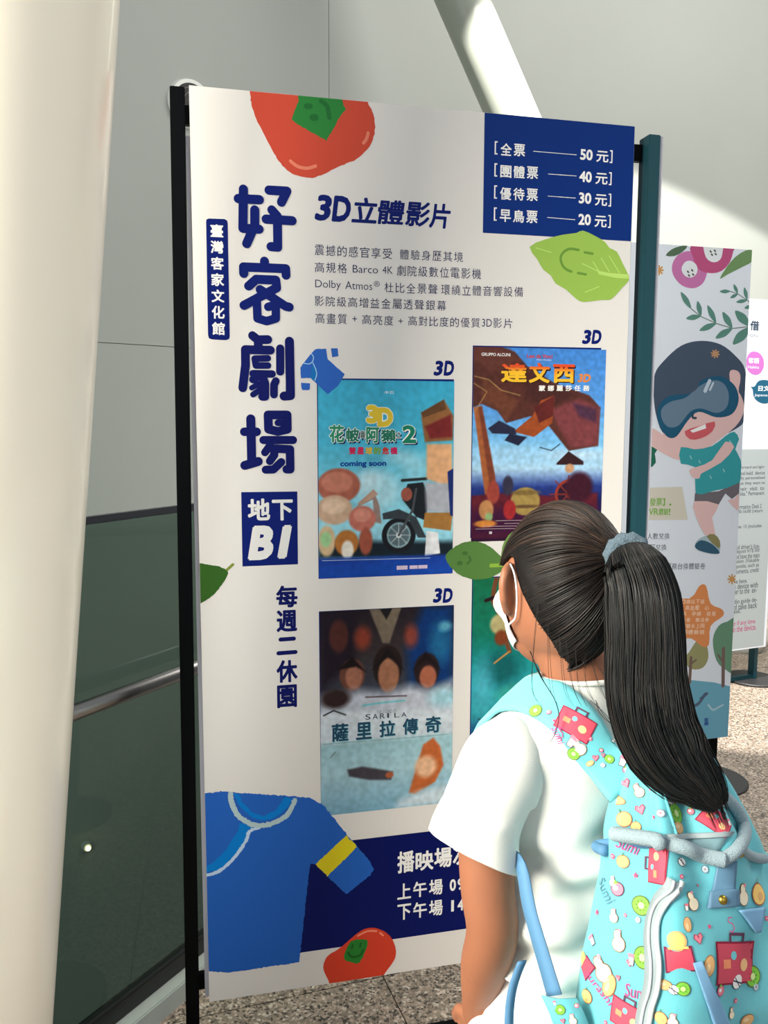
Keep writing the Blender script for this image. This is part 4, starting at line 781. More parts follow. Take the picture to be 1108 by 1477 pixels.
# shirt
sp_ = [loft([(.655, 0, .0, .132, .108, 2.5), (.70, 0, 0, .126, .105, 2.5), (.78, 0, 0, .121, .1, 2.5), (.86, 0, 0, .116, .098, 2.4), (.94, 0, 0, .128, .097, 2.4), (.99, 0, -.004, .142, .086, 2.3), (1.022, 0, -.01, .115, .07, 2.2), (1.042, 0, -.014, .078, .062, 2), (1.062, 0, -.014, .058, .054, 2), (1.085, 0, -.014, .052, .05, 2)], 48)]
for sx in (-1, 1):
    o_ = .014 if sx < 0 else 0; sp_.append(limb([(sx * .09, -.005, .985), (sx * (.131 - o_), -.006, .972), (sx * (.136 - o_), -.005, .958)], [.050, .052, .046], 6, 28))
shirt = remeshed('shirt', sp_, SHIRT, girl, .005, 14, .6)
bm = bmesh.new(); bm.from_mesh(shirt.data)
def cut(bm, co, no, sel):
    g = [v for v in bm.verts if sel(v.co)]; gs = set(g); ge = [e for e in bm.edges if e.verts[0] in gs and e.verts[1] in gs]; gf = [f for f in bm.faces if all(v in gs for v in f.verts)]
    bmesh.ops.bisect_plane(bm, geom=g + ge + gf, plane_co=co, plane_no=no, clear_outer=True)
cut(bm, (0, 0, .712), (0, 0, -1), lambda c: c.z < .76)
cut(bm, (0, -.014, 1.066), Vector((0, .12, 1)), lambda c: c.z > 1.03)
for sx in ():
    hz = Vector((sx * .160, -.004, .886)); dn = Vector((sx * .42, 0, -1)).normalized()
    cut(bm, hz, dn, lambda c: c.x * sx > (.1285 if sx > 0 else .1205) and c.z < .94)
# keep largest island
bmesh.ops.delete(bm, geom=[v for v in bm.verts if not v.link_faces], context='VERTS')
def fold(c, nrm):
    a = c.z * 1.0; ph = noise.noise(Vector((c.x * 5, c.y * 5, c.z * 6))) * 2.4
    w1 = (math.sin(c.z * 55 + c.x * 38 + ph) + .6 * math.sin(c.z * 95 - c.x * 30 + ph * 1.7)) * .0085 * max(0, min(1, (.95 - c.z) / .12)) * max(0, min(1, (.165 - abs(c.x)) / .03))
    w2 = noise.noise(Vector((c.x * 16, c.y * 16, c.z * 10))) * .013
    w3 = noise.noise(Vector((c.x * 40 + 9, c.y * 40, c.z * 14))) * .0018
    return nrm * (w1 + w2 + w3)
bm.normal_update()
for v in bm.verts: v.co += fold(v.co, v.normal)
bm.to_mesh(shirt.data); bm.free()
sol = shirt.modifiers.new('thick', 'SOLIDIFY'); sol.thickness = .0018; sol.offset = -1
for sx in (-1, 1):
    o_ = .014 if sx < 0 else 0
    P_ = [Vector(p) for p in catmull([(sx * (.100 - o_), -.005, .985), (sx * (.131 - o_), -.006, .972), (sx * (.152 - o_), -.004, .935), (sx * (.167 - o_), -.004, .900), (sx * (.176 - o_), -.004, .872)], 7)]
    r_ = [float(x[0]) for x in catmull([(.045,), (.0555,), (.054,), (.052,), (.0525,)], 7)]
    V, Fc = tube_data(P_, r_, 48, False); n_ = len(P_)
    for i_ in range(n_):      # hem cut on a slant
        for k_ in range(48):
            v = V[i_ * 48 + k_]; t_ = i_ / (n_ - 1); v.z += .16 * (v.x - P_[i_].x) * sx * t_ ** 2 * 1.6
    bmz = bmesh.new(); vs = [bmz.verts.new(v) for v in V]; [bmz.faces.new([vs[i] for i in f]) for f in Fc]; bmz.normal_update()
    for v in bmz.verts: v.co += fold(v.co + Vector((0, 0, .03)), v.normal) * (.35 + .65 * (v.co.z < .93))
    slv = bobj('sleeve', bmz, SHIRT, shirt, True); q_ = slv.modifiers.new('thick', 'SOLIDIFY'); q_.thickness = .0022; q_.offset = -1
# collar rib
cr = [Vector((.0535 * math.cos(t), -.014 + .0515 * math.sin(t), 1.0655 - .12 * .0515 * math.sin(t))) for t in np.linspace(0, 2 * math.pi, 41)]
newmesh('collar', *tube_data(cr, [(.0035, .0035)] * 41, 8, False), SHIRT, shirt, True)
# shorts
so = [loft([(.50, 0, 0, .135, .10, 2.4), (.56, 0, 0, .142, .105, 2.4), (.62, 0, 0, .138, .1, 2.4), (.70, 0, 0, .122, .092, 2.4), (.735, 0, 0, .118, .09, 2.4)])]
for sx in (-1, 1): so.append(limb([(sx * .064, 0, .58), (sx * .07, 0, .50), (sx * .074, 0, .42)], [.078, .082, .086], 5, 24))
shorts = remeshed('shorts', so, mat('white_knit', (236, 232, 228), .9), girl, .006, 8, .5)
for sx in (-1, 1):
    sh = remeshed('shoe', [ellip((sx * .064, .045, .026), (.038, .07, .024)), ellip((sx * .064, -.02, .034), (.034, .04, .032)), limb([(sx * .062, -.012, .03), (sx * .062, -.012, .075)], [.034, .036]), ellip((sx * .064, .03, .006), (.040, .09, .0055))], mat('shoe_white', (226, 222, 220), .6), girl, .004, 4, .5)
# ---- face mask
MASK = mat('mask_fabric', (232, 236, 242), .8, spec=.2)
bvh_b = BVHTree.FromObject(body, bpy.context.evaluated_depsgraph_get())
V = []; Fc = []; nu, nv = 26, 12
for j in range(nv + 1):
    for i in range(nu + 1):
        a = (i / nu - .5) * 2; t = j / nv
        ang = a * R(86); z = -.002 - t * (.088 - .034 * abs(a) ** 2) - .012 * abs(a) ** 2; c0 = hp(0, .012, z)
        d = HM @ Vector((math.sin(ang), math.cos(ang), -.12 * t)); h = bvh_b.ray_cast(c0 + d * .2, -d)
        V.append((h[0] if h[0] else c0 + d * .08) + d.normalized() * .0045)
for j in range(nv):
    for i in range(nu): k = j * (nu + 1) + i; Fc.append((k, k + 1, k + nu + 2, k + nu + 1))
mk = newmesh('face_mask', V, Fc, MASK, girl, True); mk['label'] = 'white face mask over cheek and chin'
sm = mk.modifiers.new('s', 'SMOOTH'); sm.iterations = 2
ss_ = mk.modifiers.new('t', 'SOLIDIFY'); ss_.thickness = .001
for sx in (-1, 1):
    P = [V[nu if sx > 0 else 0], hp(sx * .073, .012, .006), hp(sx * .078, -.004, .026), hp(sx * .0785, -.024, .014), hp(sx * .075, -.028, -.012), hp(sx * .070, -.018, -.040), hp(sx * .066, .006, -.054), V[(nu if sx > 0 else 0) + nv * (nu + 1)]]
    tube('ear_loop', [Vector(p) for p in catmull(P, 6)], .0011, MASK, mk, 6)
# ---- hair
HAIR = attr_mat('hair_strands', .4, .2)
def hairline(az):
    return float(np.interp(az, [0, 40, 66, 84, 97, 108, 125, 150, 180], [.060, .055, .018, .034, .030, .0, -.036, -.076, -.090]))
def surf(x, y, z, k=1.0):
    """push a head-space direction to the scaled skull surface"""
    kk = k / math.sqrt((x / HA) ** 2 + (y / HB) ** 2 + (z / HCz) ** 2); return np.array([x * kk, y * kk, z * kk])
def root(az, z, sx, k=1.05):
    zz_ = max(min(z, HCz * .995), -HCz * .985); rr = math.sqrt(max(1 - (zz_ / HCz) ** 2, 0)); a = R(az)
    return np.array([sx * HA * rr * math.sin(a) * k, HB * rr * math.cos(a) * k, zz_ * k])
TIE = np.array([.028, -.099, .047])
tdir = surf(*TIE, 1.0)
# scalp cap
def outside(p, off):
    h = bvh_b.find_nearest(p)
    if h[0] is None: return p
    if (p - h[0]).dot(h[1]) < off: return h[0] + h[1] * off
    return p
V = []; Fc = []; na, nz = 72, 26
for i in range(na):
    az = i / na * 360; sx = 1 if az <= 180 else -1; aa = az if az <= 180 else 360 - az; h0 = hairline(aa)
    for j in range(nz + 1):
        z = h0 + (HCz * .999 - h0) * (j / nz) ** .8; p = root(aa, z, sx, 1.02 + .03 * min(1, j / 4)); V.append(outside(hp(*p), .0015 + .0025 * min(1, j / 4)))
for i in range(na):
    for j in range(nz): a = i * (nz + 1) + j; b = ((i + 1) % na) * (nz + 1) + j; Fc.append((a, b, b + 1, a + 1))
hair = newmesh('hair', V, Fc, HAIRD, girl, True)
cs = hair.modifiers.new('t', 'SOLIDIFY'); cs.thickness = .004
def strands(name, paths, r0, cols, parent, m, taper=True):
    """paths: list of (n,3) arrays; three-sided tubes in one mesh"""
    V = []; Fc = []; Cc = []; base = 0
    for P, c, rr in zip(paths, cols, r0):
        n = len(P); T = np.gradient(P, axis=0); T /= np.linalg.norm(T, axis=1)[:, None] + 1e-9
        ref = np.array([.3, .5, .81]); N = np.cross(T, ref); N /= np.linalg.norm(N, axis=1)[:, None] + 1e-9; B = np.cross(T, N)
        t = np.linspace(0, 1, n); w_ = rr * (1 - .75 * np.clip((t - .75) / .25, 0, 1) * taper)
        ring = np.stack([P + (N * math.cos(a) + B * math.sin(a)) * w_[:, None] for a in (0, 2.094, 4.189)], 1).reshape(-1, 3); V.append(ring)
        i = np.arange(n - 1) * 3 + base
        for a, b in ((0, 1), (1, 2), (2, 0)): Fc.append(np.stack([i + a, i + b, i + 3 + b, i + 3 + a], 1))
        Cc.append(np.tile(np.append(c, 1.0), (n * 3, 1))); base += n * 3
    V = np.vstack(V); Fc = np.vstack(Fc); Cc = np.vstack(Cc)
    me = bpy.data.meshes.new(name); me.vertices.add(len(V)); me.vertices.foreach_set('co', V.astype(np.float32).ravel())
    me.loops.add(len(Fc) * 4); me.loops.foreach_set('vertex_index', Fc.astype(np.int32).ravel()); me.polygons.add(len(Fc))
    me.polygons.foreach_set('loop_start', np.arange(len(Fc), dtype=np.int32) * 4); me.update(calc_edges=True)
    me.polygons.foreach_set('use_smooth', [True] * len(Fc)); me.materials.append(m)
    ca = me.color_attributes.new('Col', 'FLOAT_COLOR', 'POINT'); ca.data.foreach_set('color', Cc.astype(np.float32).ravel())
    o = bpy.data.objects.new(name, me); C.objects.link(o); o.parent = parent; tag(o, kind='stuff'); return o
HMn = np.array(HM); HCn = np.array(HC)
def slerp_path(p0, p1, n, k0, bulge):
    a = np.array([p0[0] / HA, p0[1] / HB, p0[2] / HCz]); b = np.array([p1[0] / HA, p1[1] / HB, p1[2] / HCz]); a /= np.linalg.norm(a); b /= np.linalg.norm(b)
    om = math.acos(np.clip(a @ b, -1, 1)); t = np.linspace(0, 1, n)[:, None]
    q = (np.sin((1 - t) * om) * a + np.sin(t * om) * b) / max(math.sin(om), 1e-6); k = k0 + bulge * np.sin(t * math.pi)
    return q * k * np.array([HA, HB, HCz])
paths = []; cols = []; rad = []
NS = 3600
for q in range(NS):
    sx = rng.choice([-1, 1]); az = rng.uniform(0, 180); h0 = hairline(az)
    if rng.random() < .55: z = h0 + abs(rng.normal(0, .008)) - .001
    else: z = rng.uniform(h0, HCz * .98)
    p0 = root(az, z, sx, 1.0)
    P = slerp_path(p0, tdir, 18, 1.058 + rng.uniform(0, .016), rng.uniform(.028, .062))
    t = np.linspace(0, 1, 18)[:, None]; end = TIE + rng.normal(0, .0075, 3); wgt = np.clip((t - .72) / .28, 0, 1) ** 1.5; P = P * (1 - wgt) + end * wgt
    P += rng.normal(0, .0006, (1, 3)); Q = P @ HMn.T + HCn; off_ = .0035 + rng.uniform(0, .003)
    for i_ in range(9 if z < .0 else 3): Q[i_] = np.array(outside(Vector(Q[i_]), off_ * min(1, .35 + i_ * .3)))
    paths.append(Q)
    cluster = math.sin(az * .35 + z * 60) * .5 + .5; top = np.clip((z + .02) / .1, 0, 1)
    b = rng.random(); c = np.array([.0085, .007, .0068]) * (1 + .8 * b) + np.array([.085, .046, .028]) * (b ** 2.2) * (.15 + .85 * top) * (.4 + .6 * cluster)  # top-lit brown sheen painted into the strand colour, strongest near the crown
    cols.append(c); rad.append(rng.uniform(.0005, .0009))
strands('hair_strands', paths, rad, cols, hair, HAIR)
# ponytail, flowing to the right and forward of the camera side
tie_w = Vector(TIE) ; tie_l = HC + HM @ tie_w
cen = [gl(900, 792, .945), gl(910, 806, .936), gl(925, 850, .925), gl(931, 915, .917), gl(934, 985, .912), gl(947, 1045, .905), gl(978, 1098, .89), gl(1012, 1132, .875), gl(1040, 1164, .862)]
cen[0] = tie_l.copy()
cenA = np.array([np.array(c) for c in catmull(cen, 5)]); nC = len(cenA); tt_ = np.linspace(0, 1, nC)
rx = 1.02 * np.interp(tt_, [0, .05, .10, .17, .28, .42, .56, .70, .82, .92, 1], [.011, .0125, .024, .034, .039, .040, .042, .041, .031, .019, .006])
ry = rx * .62
vd = np.array(GI.to_3x3() @ Vector((.3, 1, -.3))); vd /= np.linalg.norm(vd)
Tn = np.gradient(cenA, axis=0); Tn /= np.linalg.norm(Tn, axis=1)[:, None]; Sd = np.cross(Tn, vd); Sd /= np.linalg.norm(Sd, axis=1)[:, None]; Dp = np.cross(Sd, Tn)
paths = []; cols = []; rad = []
for q in range(3400):
    a = rng.uniform(0, 2 * math.pi); r_ = math.sqrt(rng.uniform(.25, 1)); ph = rng.uniform(0, 6.28); n_end = int(nC * min(1, rng.uniform(.62, 1.06))); n_end = min(n_end, nC)
    if q % 9 == 0: n_end = nC
    i = np.arange(n_end); wob = .0035 * np.sin(tt_[i] * 9 + ph) * tt_[i]; aa = a + .5 * np.sin(tt_[i] * 2.2 + 1)
    clump = math.sin(a * 5) * .06; spread = 1 + clump * tt_[i] * 2
    P = cenA[i] + Sd[i] * (np.cos(aa) * r_ * rx[i] * spread + wob)[:, None] + Dp[i] * (np.sin(aa) * r_ * ry[i] * spread)[:, None]
    b = rng.random(); c = np.array([.004, .0052, .0058]) * (1 + 1.1 * b) + np.array([.028, .019, .014]) * (b ** 4)
    paths.append(P); cols.append(c); rad.append(rng.uniform(.0005, .001))
pony = tube('ponytail', [Vector(c) for c in cenA[:int(nC * .86)]], [(max(a * .86, .004), max(a * .86, .004) * .6) for a in rx[:int(nC * .86)]], HAIRD, girl, 20) if False else None
# inner volume follows the same side/depth axes
V = []; Fc = []; seg = 20; m_ = int(nC * .84)
for i in range(m_):
    k_ = .84 * (1 - .7 * max(0, (i / m_ - .8) / .2)) * min(1, .45 + i * .06)
    for s_ in range(seg): a = 2 * math.pi * s_ / seg; V.append(Vector(cenA[i] + Sd[i] * math.cos(a) * rx[i] * k_ + Dp[i] * math.sin(a) * ry[i] * k_))
for i in range(m_ - 1):
    for s_ in range(seg): s2 = (s_ + 1) % seg; Fc.append((i * seg + s_, i * seg + s2, (i + 1) * seg + s2, (i + 1) * seg + s_))
Fc += [tuple(range(seg))[::-1], tuple((m_ - 1) * seg + s_ for s_ in range(seg))]
pony = newmesh('ponytail', V, Fc, HAIRD, girl, True)
strands('ponytail_strands', paths, rad, cols, pony, HAIR)
# loose strands over neck and back
paths = []; cols = []; rad = []
def loose(pts, dep, r_=.0004, n=1, jit=.0):
    for _ in range(n):
        P = [gl(x + rng.normal(0, jit), y, d) for (x, y), d in zip(pts, dep)]
        paths.append(np.array([np.array(p) for p in catmull([tuple(p) for p in P], 6)])); cols.append(np.array([.014, .012, .012])); rad.append(r_)
KK = (640, 720, 4.104)
loose(KR(KK, [(545, 985), (600, 1090), (660, 1190), (682, 1290), (660, 1390), (620, 1450)]), [.985, .975, .965, .96, .955, .95], .0007)
loose(KR(KK, [(515, 900), (560, 1010), (600, 1100)]), [.99, .98, .975], .0004, 3, 2)
for x0, x1 in ((540, 528), (600, 640), (660, 720), (700, 765), (820, 860), (860, 930), (890, 1000), (760, 800)):
    ys = 600 + (x0 - 540) * 1.11; loose(KR(KK, [(x0 + 20, ys), ((x0 + x1) / 2, ys + (1120 - ys) * .45), (x1, 1120), (x1 + 50, 1230)]), [.985, .975, .968, .955], .00030, 2, 1.6)
loose(KR(KK, [(890, 1190), (950, 1270), (1010, 1350)]), [.95, .945, .94], .0004, 3, 2)
for q in range(70):
    s_ = rng.uniform(-1, 1); P = [gl(944 + 26 * s_, 1000, .925), gl(968 + 26 * s_, 1068, .908), gl(1012 + 20 * s_, 1125, .885), gl(1042 + 13 * s_, rng.uniform(1165, 1200), .862)]
    paths.append(np.array([np.array(p) for p in catmull([tuple(p) for p in P], 6)])); cols.append(np.array([.008, .007, .007])); rad.append(.0005)
strands('loose_strands', paths, rad, cols, hair, HAIR)
# hair tie
tie = [Vector(cenA[1]) + Vector(Sd[1]) * math.cos(t) * .0185 + Vector(Dp[1]) * math.sin(t) * .0165 for t in np.linspace(0, 2 * math.pi, 30)]
ht = newmesh('hair_tie', *tube_data(tie, [.0098 + .0014 * math.sin(i * 2.3) for i in range(30)], 10, False), mat('fluffy_grey', (88, 106, 118), .95, bump=1, bscale=500), girl, True); ht['label'] = 'fluffy grey hair tie'
sgn_ = 1 if Vector(Dp[1]).dot(GI @ CAM - Vector(cenA[1])) > 0 else -1
tc_ = (GI @ CAM - Vector(cenA[1])); tc_ = tc_.normalized(); bp_ = Vector(cenA[1]) + tc_ * .0225
newmesh('metal_bead', *tube_data([bp_ - Vector(Sd[2]) * .003 - Vector(Tn[2]) * .006, bp_ + Vector(Tn[2]) * .008 + Vector(Sd[2]) * .002], [.0058, .0058], 14), mat('silver', (200, 204, 204), .25, 1), ht, True)
# ------------------------------------------------------------------ backpack
AQ = mat('aqua_fabric', (104, 190, 200), .6, spec=.25, sheen=.2, bump=.15, bscale=900); BL_ = mat('blue_webbing', (82, 130, 168), .7); GREYC = mat('grey_fleece', (158, 178, 186), .95, bump=.8, bscale=700)
ZIP = mat('zip_grey', (150, 164, 168), .6); BRASS = mat('brass', (190, 160, 70), .3, 1); PRB = attr_mat('printed_fabric', .6, .25)
bag = empty('backpack', (0, 0, 0)); bag.matrix_world = GM @ Matrix.Translation((0, -.17, .60)); tag(bag, 'light blue printed backpack with grey cord on the back of the girl', 'backpack')
BMi = Matrix.Translation((0, .17, -.60))   # girl frame -> bag frame
dgr = bpy.context.evaluated_depsgraph_get(); bvh_s = BVHTree.FromObject(shirt, dgr)
SEC = [(.560, 0, -.185, .10, .06), (.575, 0, -.185, .125, .078), (.62, 0, -.188, .146, .087), (.70, 0, -.190, .146, .090), (.78, .0, -.190, .129, .088), (.86, .003, -.180, .106, .078), (.92, .002, -.168, .085, .064), (.97, .004, -.154, .062, .047), (1.0, .004, -.146, .050, .036), (1.018, .004, -.142, .036, .026), (1.026, .004, -.14, .014, .012)]
zs = np.array([s_[0] for s_ in SEC]); V = []; Fc = []; nz, na = 90, 120
for j in range(nz):
    z = .56 + (1.03 - .56) * j / (nz - 1); cx, cy, a, b = [float(np.interp(z, zs, [s_[q] for s_ in SEC])) for q in (1, 2, 3, 4)]
    for k in range(na):
        t = 2 * math.pi * k / na; c_, s_ = math.cos(t), math.sin(t); pw = 2.9 if z < .9 else 2.4
        x = cx + a * math.copysign(abs(c_) ** (2 / pw), c_); y = cy + b * math.copysign(abs(s_) ** (2 / pw), s_)
        # soft vertical gathers near the top, slack bulges lower down
        g = .004 * math.sin(t * 5 + z * 9 + 2 * noise.noise(Vector((x * 6, y * 6, z * 4)))) + .0095 * math.sin(t * 7 + z * 7) * max(0, min(1, (z - .84) / .1)) + .006 * noise.noise(Vector((x * 14, y * 14, z * 9))) + .003 * noise.noise(Vector((x * 34, y * 34, z * 20)))
        V.append(Vector((x + g * c_, y + g * s_, z)))
for j in range(nz - 1):
    for k in range(na): k2 = (k + 1) % na; Fc.append((j * na + k, j * na + k2, (j + 1) * na + k2, (j + 1) * na + k))
Fc += [tuple(range(na))[::-1], tuple((nz - 1) * na + k for k in range(na))]
pack = newmesh('pack_body', [BMi @ v for v in V], Fc, AQ, bag, True)
bvh_p = BVHTree.FromPolygons([v for v in V], Fc)
CG = GI @ CAM
def hit(px, py, bvh=None, dflt=.84):
    d = (GI.to_3x3() @ ray(px, py)).normalized(); h = (bvh or bvh_p).ray_cast(CG, d)
    if h[0]: return h[0], h[1]
    p = gl(px, py, dflt); h = (bvh or bvh_p).find_nearest(p); return h[0], h[1]
def ribbon(name, rows, m, parent, thick=.003, cap=True):
    """rows: list of lists of points across"""
    V = [BMi @ Vector(p) for r_ in rows for p in r_]; n = len(rows[0]); Fc = [(i * n + k, i * n + k + 1, (i + 1) * n + k + 1, (i + 1) * n + k) for i in range(len(rows) - 1) for k in range(n - 1)]
    o = newmesh(name, V, Fc, m, parent, True); s_ = o.modifiers.new('t', 'SOLIDIFY'); s_.thickness = thick; s_.offset = 0; return o
def strap_path(sx):
    """wide padded strap over the shoulder, narrow webbing under the arm back to the pack bottom"""
    wide = [(sx * .046, -.132, .975), (sx * .058, -.110, 1.003), (sx * .068, -.07, 1.035), (sx * .075, -.03, 1.050), (sx * .078, .01, 1.046), (sx * .082, .05, 1.02), (sx * .086, .085, .97), (sx * .094, .098, .91), (sx * .104, .098, .86), (sx * .118, .082, .82)]
    return wide
def conform(p, off, bvh):
    h = bvh.find_nearest(p)
    if h[0] is None: return p
    n = h[1]; 
    if (p - h[0]).dot(n) < 0 and (p - h[0]).length > .06: return p
    return h[0] + n * off
rowsL = {}
for sx in (-1, 1):
    P = [Vector(p) for p in catmull(strap_path(sx), 5)]; rows = []
    for i, p in enumerate(P):
        t = i / (len(P) - 1); T_ = (P[min(i + 1, len(P) - 1)] - P[max(i - 1, 0)]).normalized(); hsn = bvh_s.find_nearest(p); n = hsn[1]
        sd_ = T_.cross(n).normalized(); hw = float(np.interp(t, [0, .12, .8, 1], [.028, .0275, .0275, .016])); rr_ = []
        for k in range(9):
            q = p + sd_ * ((k / 8 - .5) * 2 * hw); on = conform(q, .006 + .004 * (1 - (k / 4 - 1) ** 2), bvh_s); bl = np.clip((t - .02) / .10, 0, 1); rr_.append(q * (1 - bl) + on * bl)
        rows.append(rr_)
    so_ = ribbon('shoulder_strap', rows, AQ, bag, .007); rowsL[sx] = rows
    W = [Vector(p) for p in catmull([P[-1], (sx * .134, .03, .84), gl(743, 1235, .958) if sx < 0 else (.128, -.0, .80), gl(766, 1320, .925) if sx < 0 else (.130, -.04, .76), gl(800, 1436, .89) if sx < 0 else (.132, -.10, .69)], 8)]; rows = []
    for i, p in enumerate(W):
        T_ = (W[min(i + 1, len(W) - 1)] - W[max(i - 1, 0)]).normalized(); n = Vector((sx * 1.0, -.25 if p.y < .04 else .5, 0)).normalized(); s_ = T_.cross(n).normalized()
        q = p; h = bvh_s.find_nearest(p)
        if sx > 0 and (p - h[0]).dot(h[1]) < .003: q = h[0] + h[1] * .003
        hw_ = float(np.interp(i / (len(W) - 1), [0, .5, 1], [.007, .008, .0105])); rows.append([q - s_ * hw_, q + s_ * hw_])
    ribbon('webbing_strap', rows, BL_, bag, .0018)
dl = [gl(752, 1385, .915), gl(738, 1425, .915), gl(733, 1470, .915), gl(735, 1520, .912)]
ribbon('dangling_strap', [[p - Vector((.005, 0, 0)), p + Vector((.005, -.003, 0))] for p in [Vector(q) for q in catmull(dl, 4)]], BL_, bag, .0016)
# gusset at the lower strap end
gs = [(-.128, -.105, .70), (-.135, -.13, .62), (-.118, -.105, .62)]
ribbon('strap_gusset', [[gl(781, 1436, .888), gl(806, 1441, .885), gl(832, 1440, .88)], [gl(793, 1462, .885), gl(818, 1466, .88), gl(843, 1462, .875)], [gl(806, 1500, .88), gl(834, 1510, .875), gl(862, 1510, .87)]], AQ, bag, .003)
# cord handle: folded loop of grey fleece across the top and round the far side
def surfpath(pts, off, dflt=.82, bvh=None, lift=None):
    out = []
    for i, (x, y) in enumerate(pts):
        p, n = hit(x, y, bvh, dflt); out.append(p + n * (off + (lift[i] if lift else 0)))
    return [Vector(p) for p in catmull([tuple(p) for p in out], 8)]
p1 = surfpath([(868, 1212), (870, 1204), (890, 1203), (930, 1210), (975, 1222), (1010, 1234), (1042, 1240)], .0085)
tube('cord_handle', [BMi @ p for p in p1], .0078, GREYC, bag, 14)
p2 = surfpath([(1036, 1242), (1056, 1226), (1066, 1208), (1067, 1190), (1058, 1168), (1040, 1150)], .006)
tube('cord_handle', [BMi @ p for p in p2], .0068, GREYC, bag, 14)
p3 = surfpath([(1060, 1222), (1080, 1236), (1100, 1240)], .004); tube('cord_tail', [BMi @ p for p in p3], [.0066] + [.0055] * (len(p3) - 2) + [.003], GREYC, bag, 10)
rb = surfpath([(866, 1206), (868, 1222), (878, 1228)], .004); tube('cord_end', [BMi @ p for p in rb], .006, BL_, bag, 10)
def button(px, py, r_, name='snap_button'):
    p, n = hit(px, py); p = BMi @ p; newmesh(name, *tube_data([p, p + n * .004, p + n * .007], [r_, r_, r_ * .6], 16), BRASS, bag, True)
button(1063, 1231, .0045); button(1040, 1297, .005)
p, n = hit(925, 1086); button(925, 1086, .0035)
def patch(name, q, m, off=.0015, nu=8, nv=8, thick=.0025):
    """cloth patch from four pixel corners laid on the pack"""
    rows = []
    for j in range(nv + 1):
        r_ = []
        for i in range(nu + 1):
            s_, t = i / nu, j / nv; x = (q[0][0] * (1 - s_) + q[1][0] * s_) * (1 - t) + (q[3][0] * (1 - s_) + q[2][0] * s_) * t; y = (q[0][1] * (1 - s_) + q[1][1] * s_) * (1 - t) + (q[3][1] * (1 - s_) + q[2][1] * s_) * t
            p, n = hit(x, y); r_.append(p + n * off)
        rows.append(r_)
    return ribbon(name, rows, m, bag, thick)
patch('mouth_lining', [(958, 1203), (1056, 1199), (1034, 1232), (970, 1216)], mat('lining_grey', (116, 150, 158), .7), .001, thick=.001)
patch('mouth_hem', [(962, 1204), (1056, 1200), (1052, 1207), (964, 1212)], ZIP, .003)
patch('buckle_tab', [(1022, 1287), (1062, 1282), (1063, 1306), (1018, 1311)], mat('tab_blue', (92, 132, 160), .6), .003)
patch('tab_strap', [(1034, 1245), (1060, 1242), (1058, 1286), (1026, 1288)], mat('tab_blue', (92, 132, 160), .6), .002)
patch('side_ribbon', [(1062, 1312), (1100, 1308), (1092, 1342), (1086, 1344)], mat('ribbon_blue', (120, 168, 204), .6), .004)
patch('side_ribbon', [(998, 1388), (1010, 1385), (1052, 1485), (1030, 1485)], mat('ribbon_blue', (120, 168, 204), .6), .003)
zp = [(972, 1270), (968, 1283), (955, 1300), (945, 1325), (942, 1355), (944, 1390), (942, 1425), (934, 1455), (928, 1490)]
a_, b_ = [], []
def ribpx(name, pts, wd, m, off, thick=.003):
    P = [Vector(p) for p in surfpath(pts, off)]; rows = []
    for i, p in enumerate(P):
        T_ = (P[min(i + 1, len(P) - 1)] - P[max(i - 1, 0)]).normalized(); n = bvh_p.find_nearest(p)[1]; s_ = T_.cross(n).normalized(); rows.append([p - s_ * wd, p, p + s_ * wd])
    return ribbon(name, rows, m, bag, thick)
ribpx('zipper', zp, .0085, ZIP, .003); tube('zipper_teeth', [BMi @ p for p in surfpath([(x - 1, y) for x, y in zp], .0058)], .0016, mat('zip_light', (206, 214, 216), .4), bag, 6)
ribpx('zipper_edge', [(x + 9, y + 1) for x, y in zp], .0022, mat('zip_light', (206, 214, 216), .4), .004)
tube('seam_piping', [BMi @ p for p in surfpath([(950, 1120), (963, 1165), (975, 1205)], .0012)], .0016, AQ, bag, 8)
# ---- printed motifs: flat coloured shapes laid on the cloth
class Print:
    def __init__(s): s.V = []; s.F = []; s.Cc = []; s.n = 0
    def shape(s, fr, P, c, lay, bvh, base):
        p0, n, t1, t2 = fr; P = [tuple(p) for p in P]; m = np.mean(P, 0); k = len(s.V); N = len(P); off = base + .00022 * lay
        def put(x, y):
            q = p0 + t1 * x + t2 * y; h = bvh.ray_cast(q + n * .02, -n, .05)
            if not h[0]:
                if bvh is bvh_p: return None
                return q + n * off
            return h[0] + (h[1] if h[1].dot(n) > 0 else -h[1]) * off
        Q = [put(*p) for p in P]; Mi = [put(*(m + (np.array(p) - m) * .66)) for p in P]; Mj = [put(*(m + (np.array(p) - m) * .33)) for p in P]; c0 = put(*m)
        if c0 is None or any(q is None for q in Q + Mi + Mj): return
        s.V += [BMi @ q for q in Q + Mi + Mj + [c0]]; s.Cc += [col4(c)] * (3 * N + 1)
        for i in range(N):
            j = (i + 1) % N; s.F.append((k + i, k + j, k + N + j, k + N + i)); s.F.append((k + N + i, k + N + j, k + 2 * N + j, k + 2 * N + i)); s.F.append((k + 2 * N + i, k + 2 * N + j, k + 3 * N))
    def line(s, fr, P, w_, c, lay, bvh, base):
        for a, b in zip(P, P[1:]):
            a = np.array(a, float); b = np.array(b, float); L_ = np.linalg.norm(b - a)
            if L_ < 1e-6: continue
            d = (b - a) / L_; nn = np.array([-d[1], d[0]]) * w_ / 2; s.shape(fr, [a - nn - d * w_ / 3, b - nn + d * w_ / 3, b + nn + d * w_ / 3, a + nn - d * w_ / 3], c, lay, bvh, base)
    def done(s, name, parent):
        if s.V: o = newmesh(name, s.V, s.F, PRB, parent, True, s.Cc); tag(o, kind='stuff'); return o
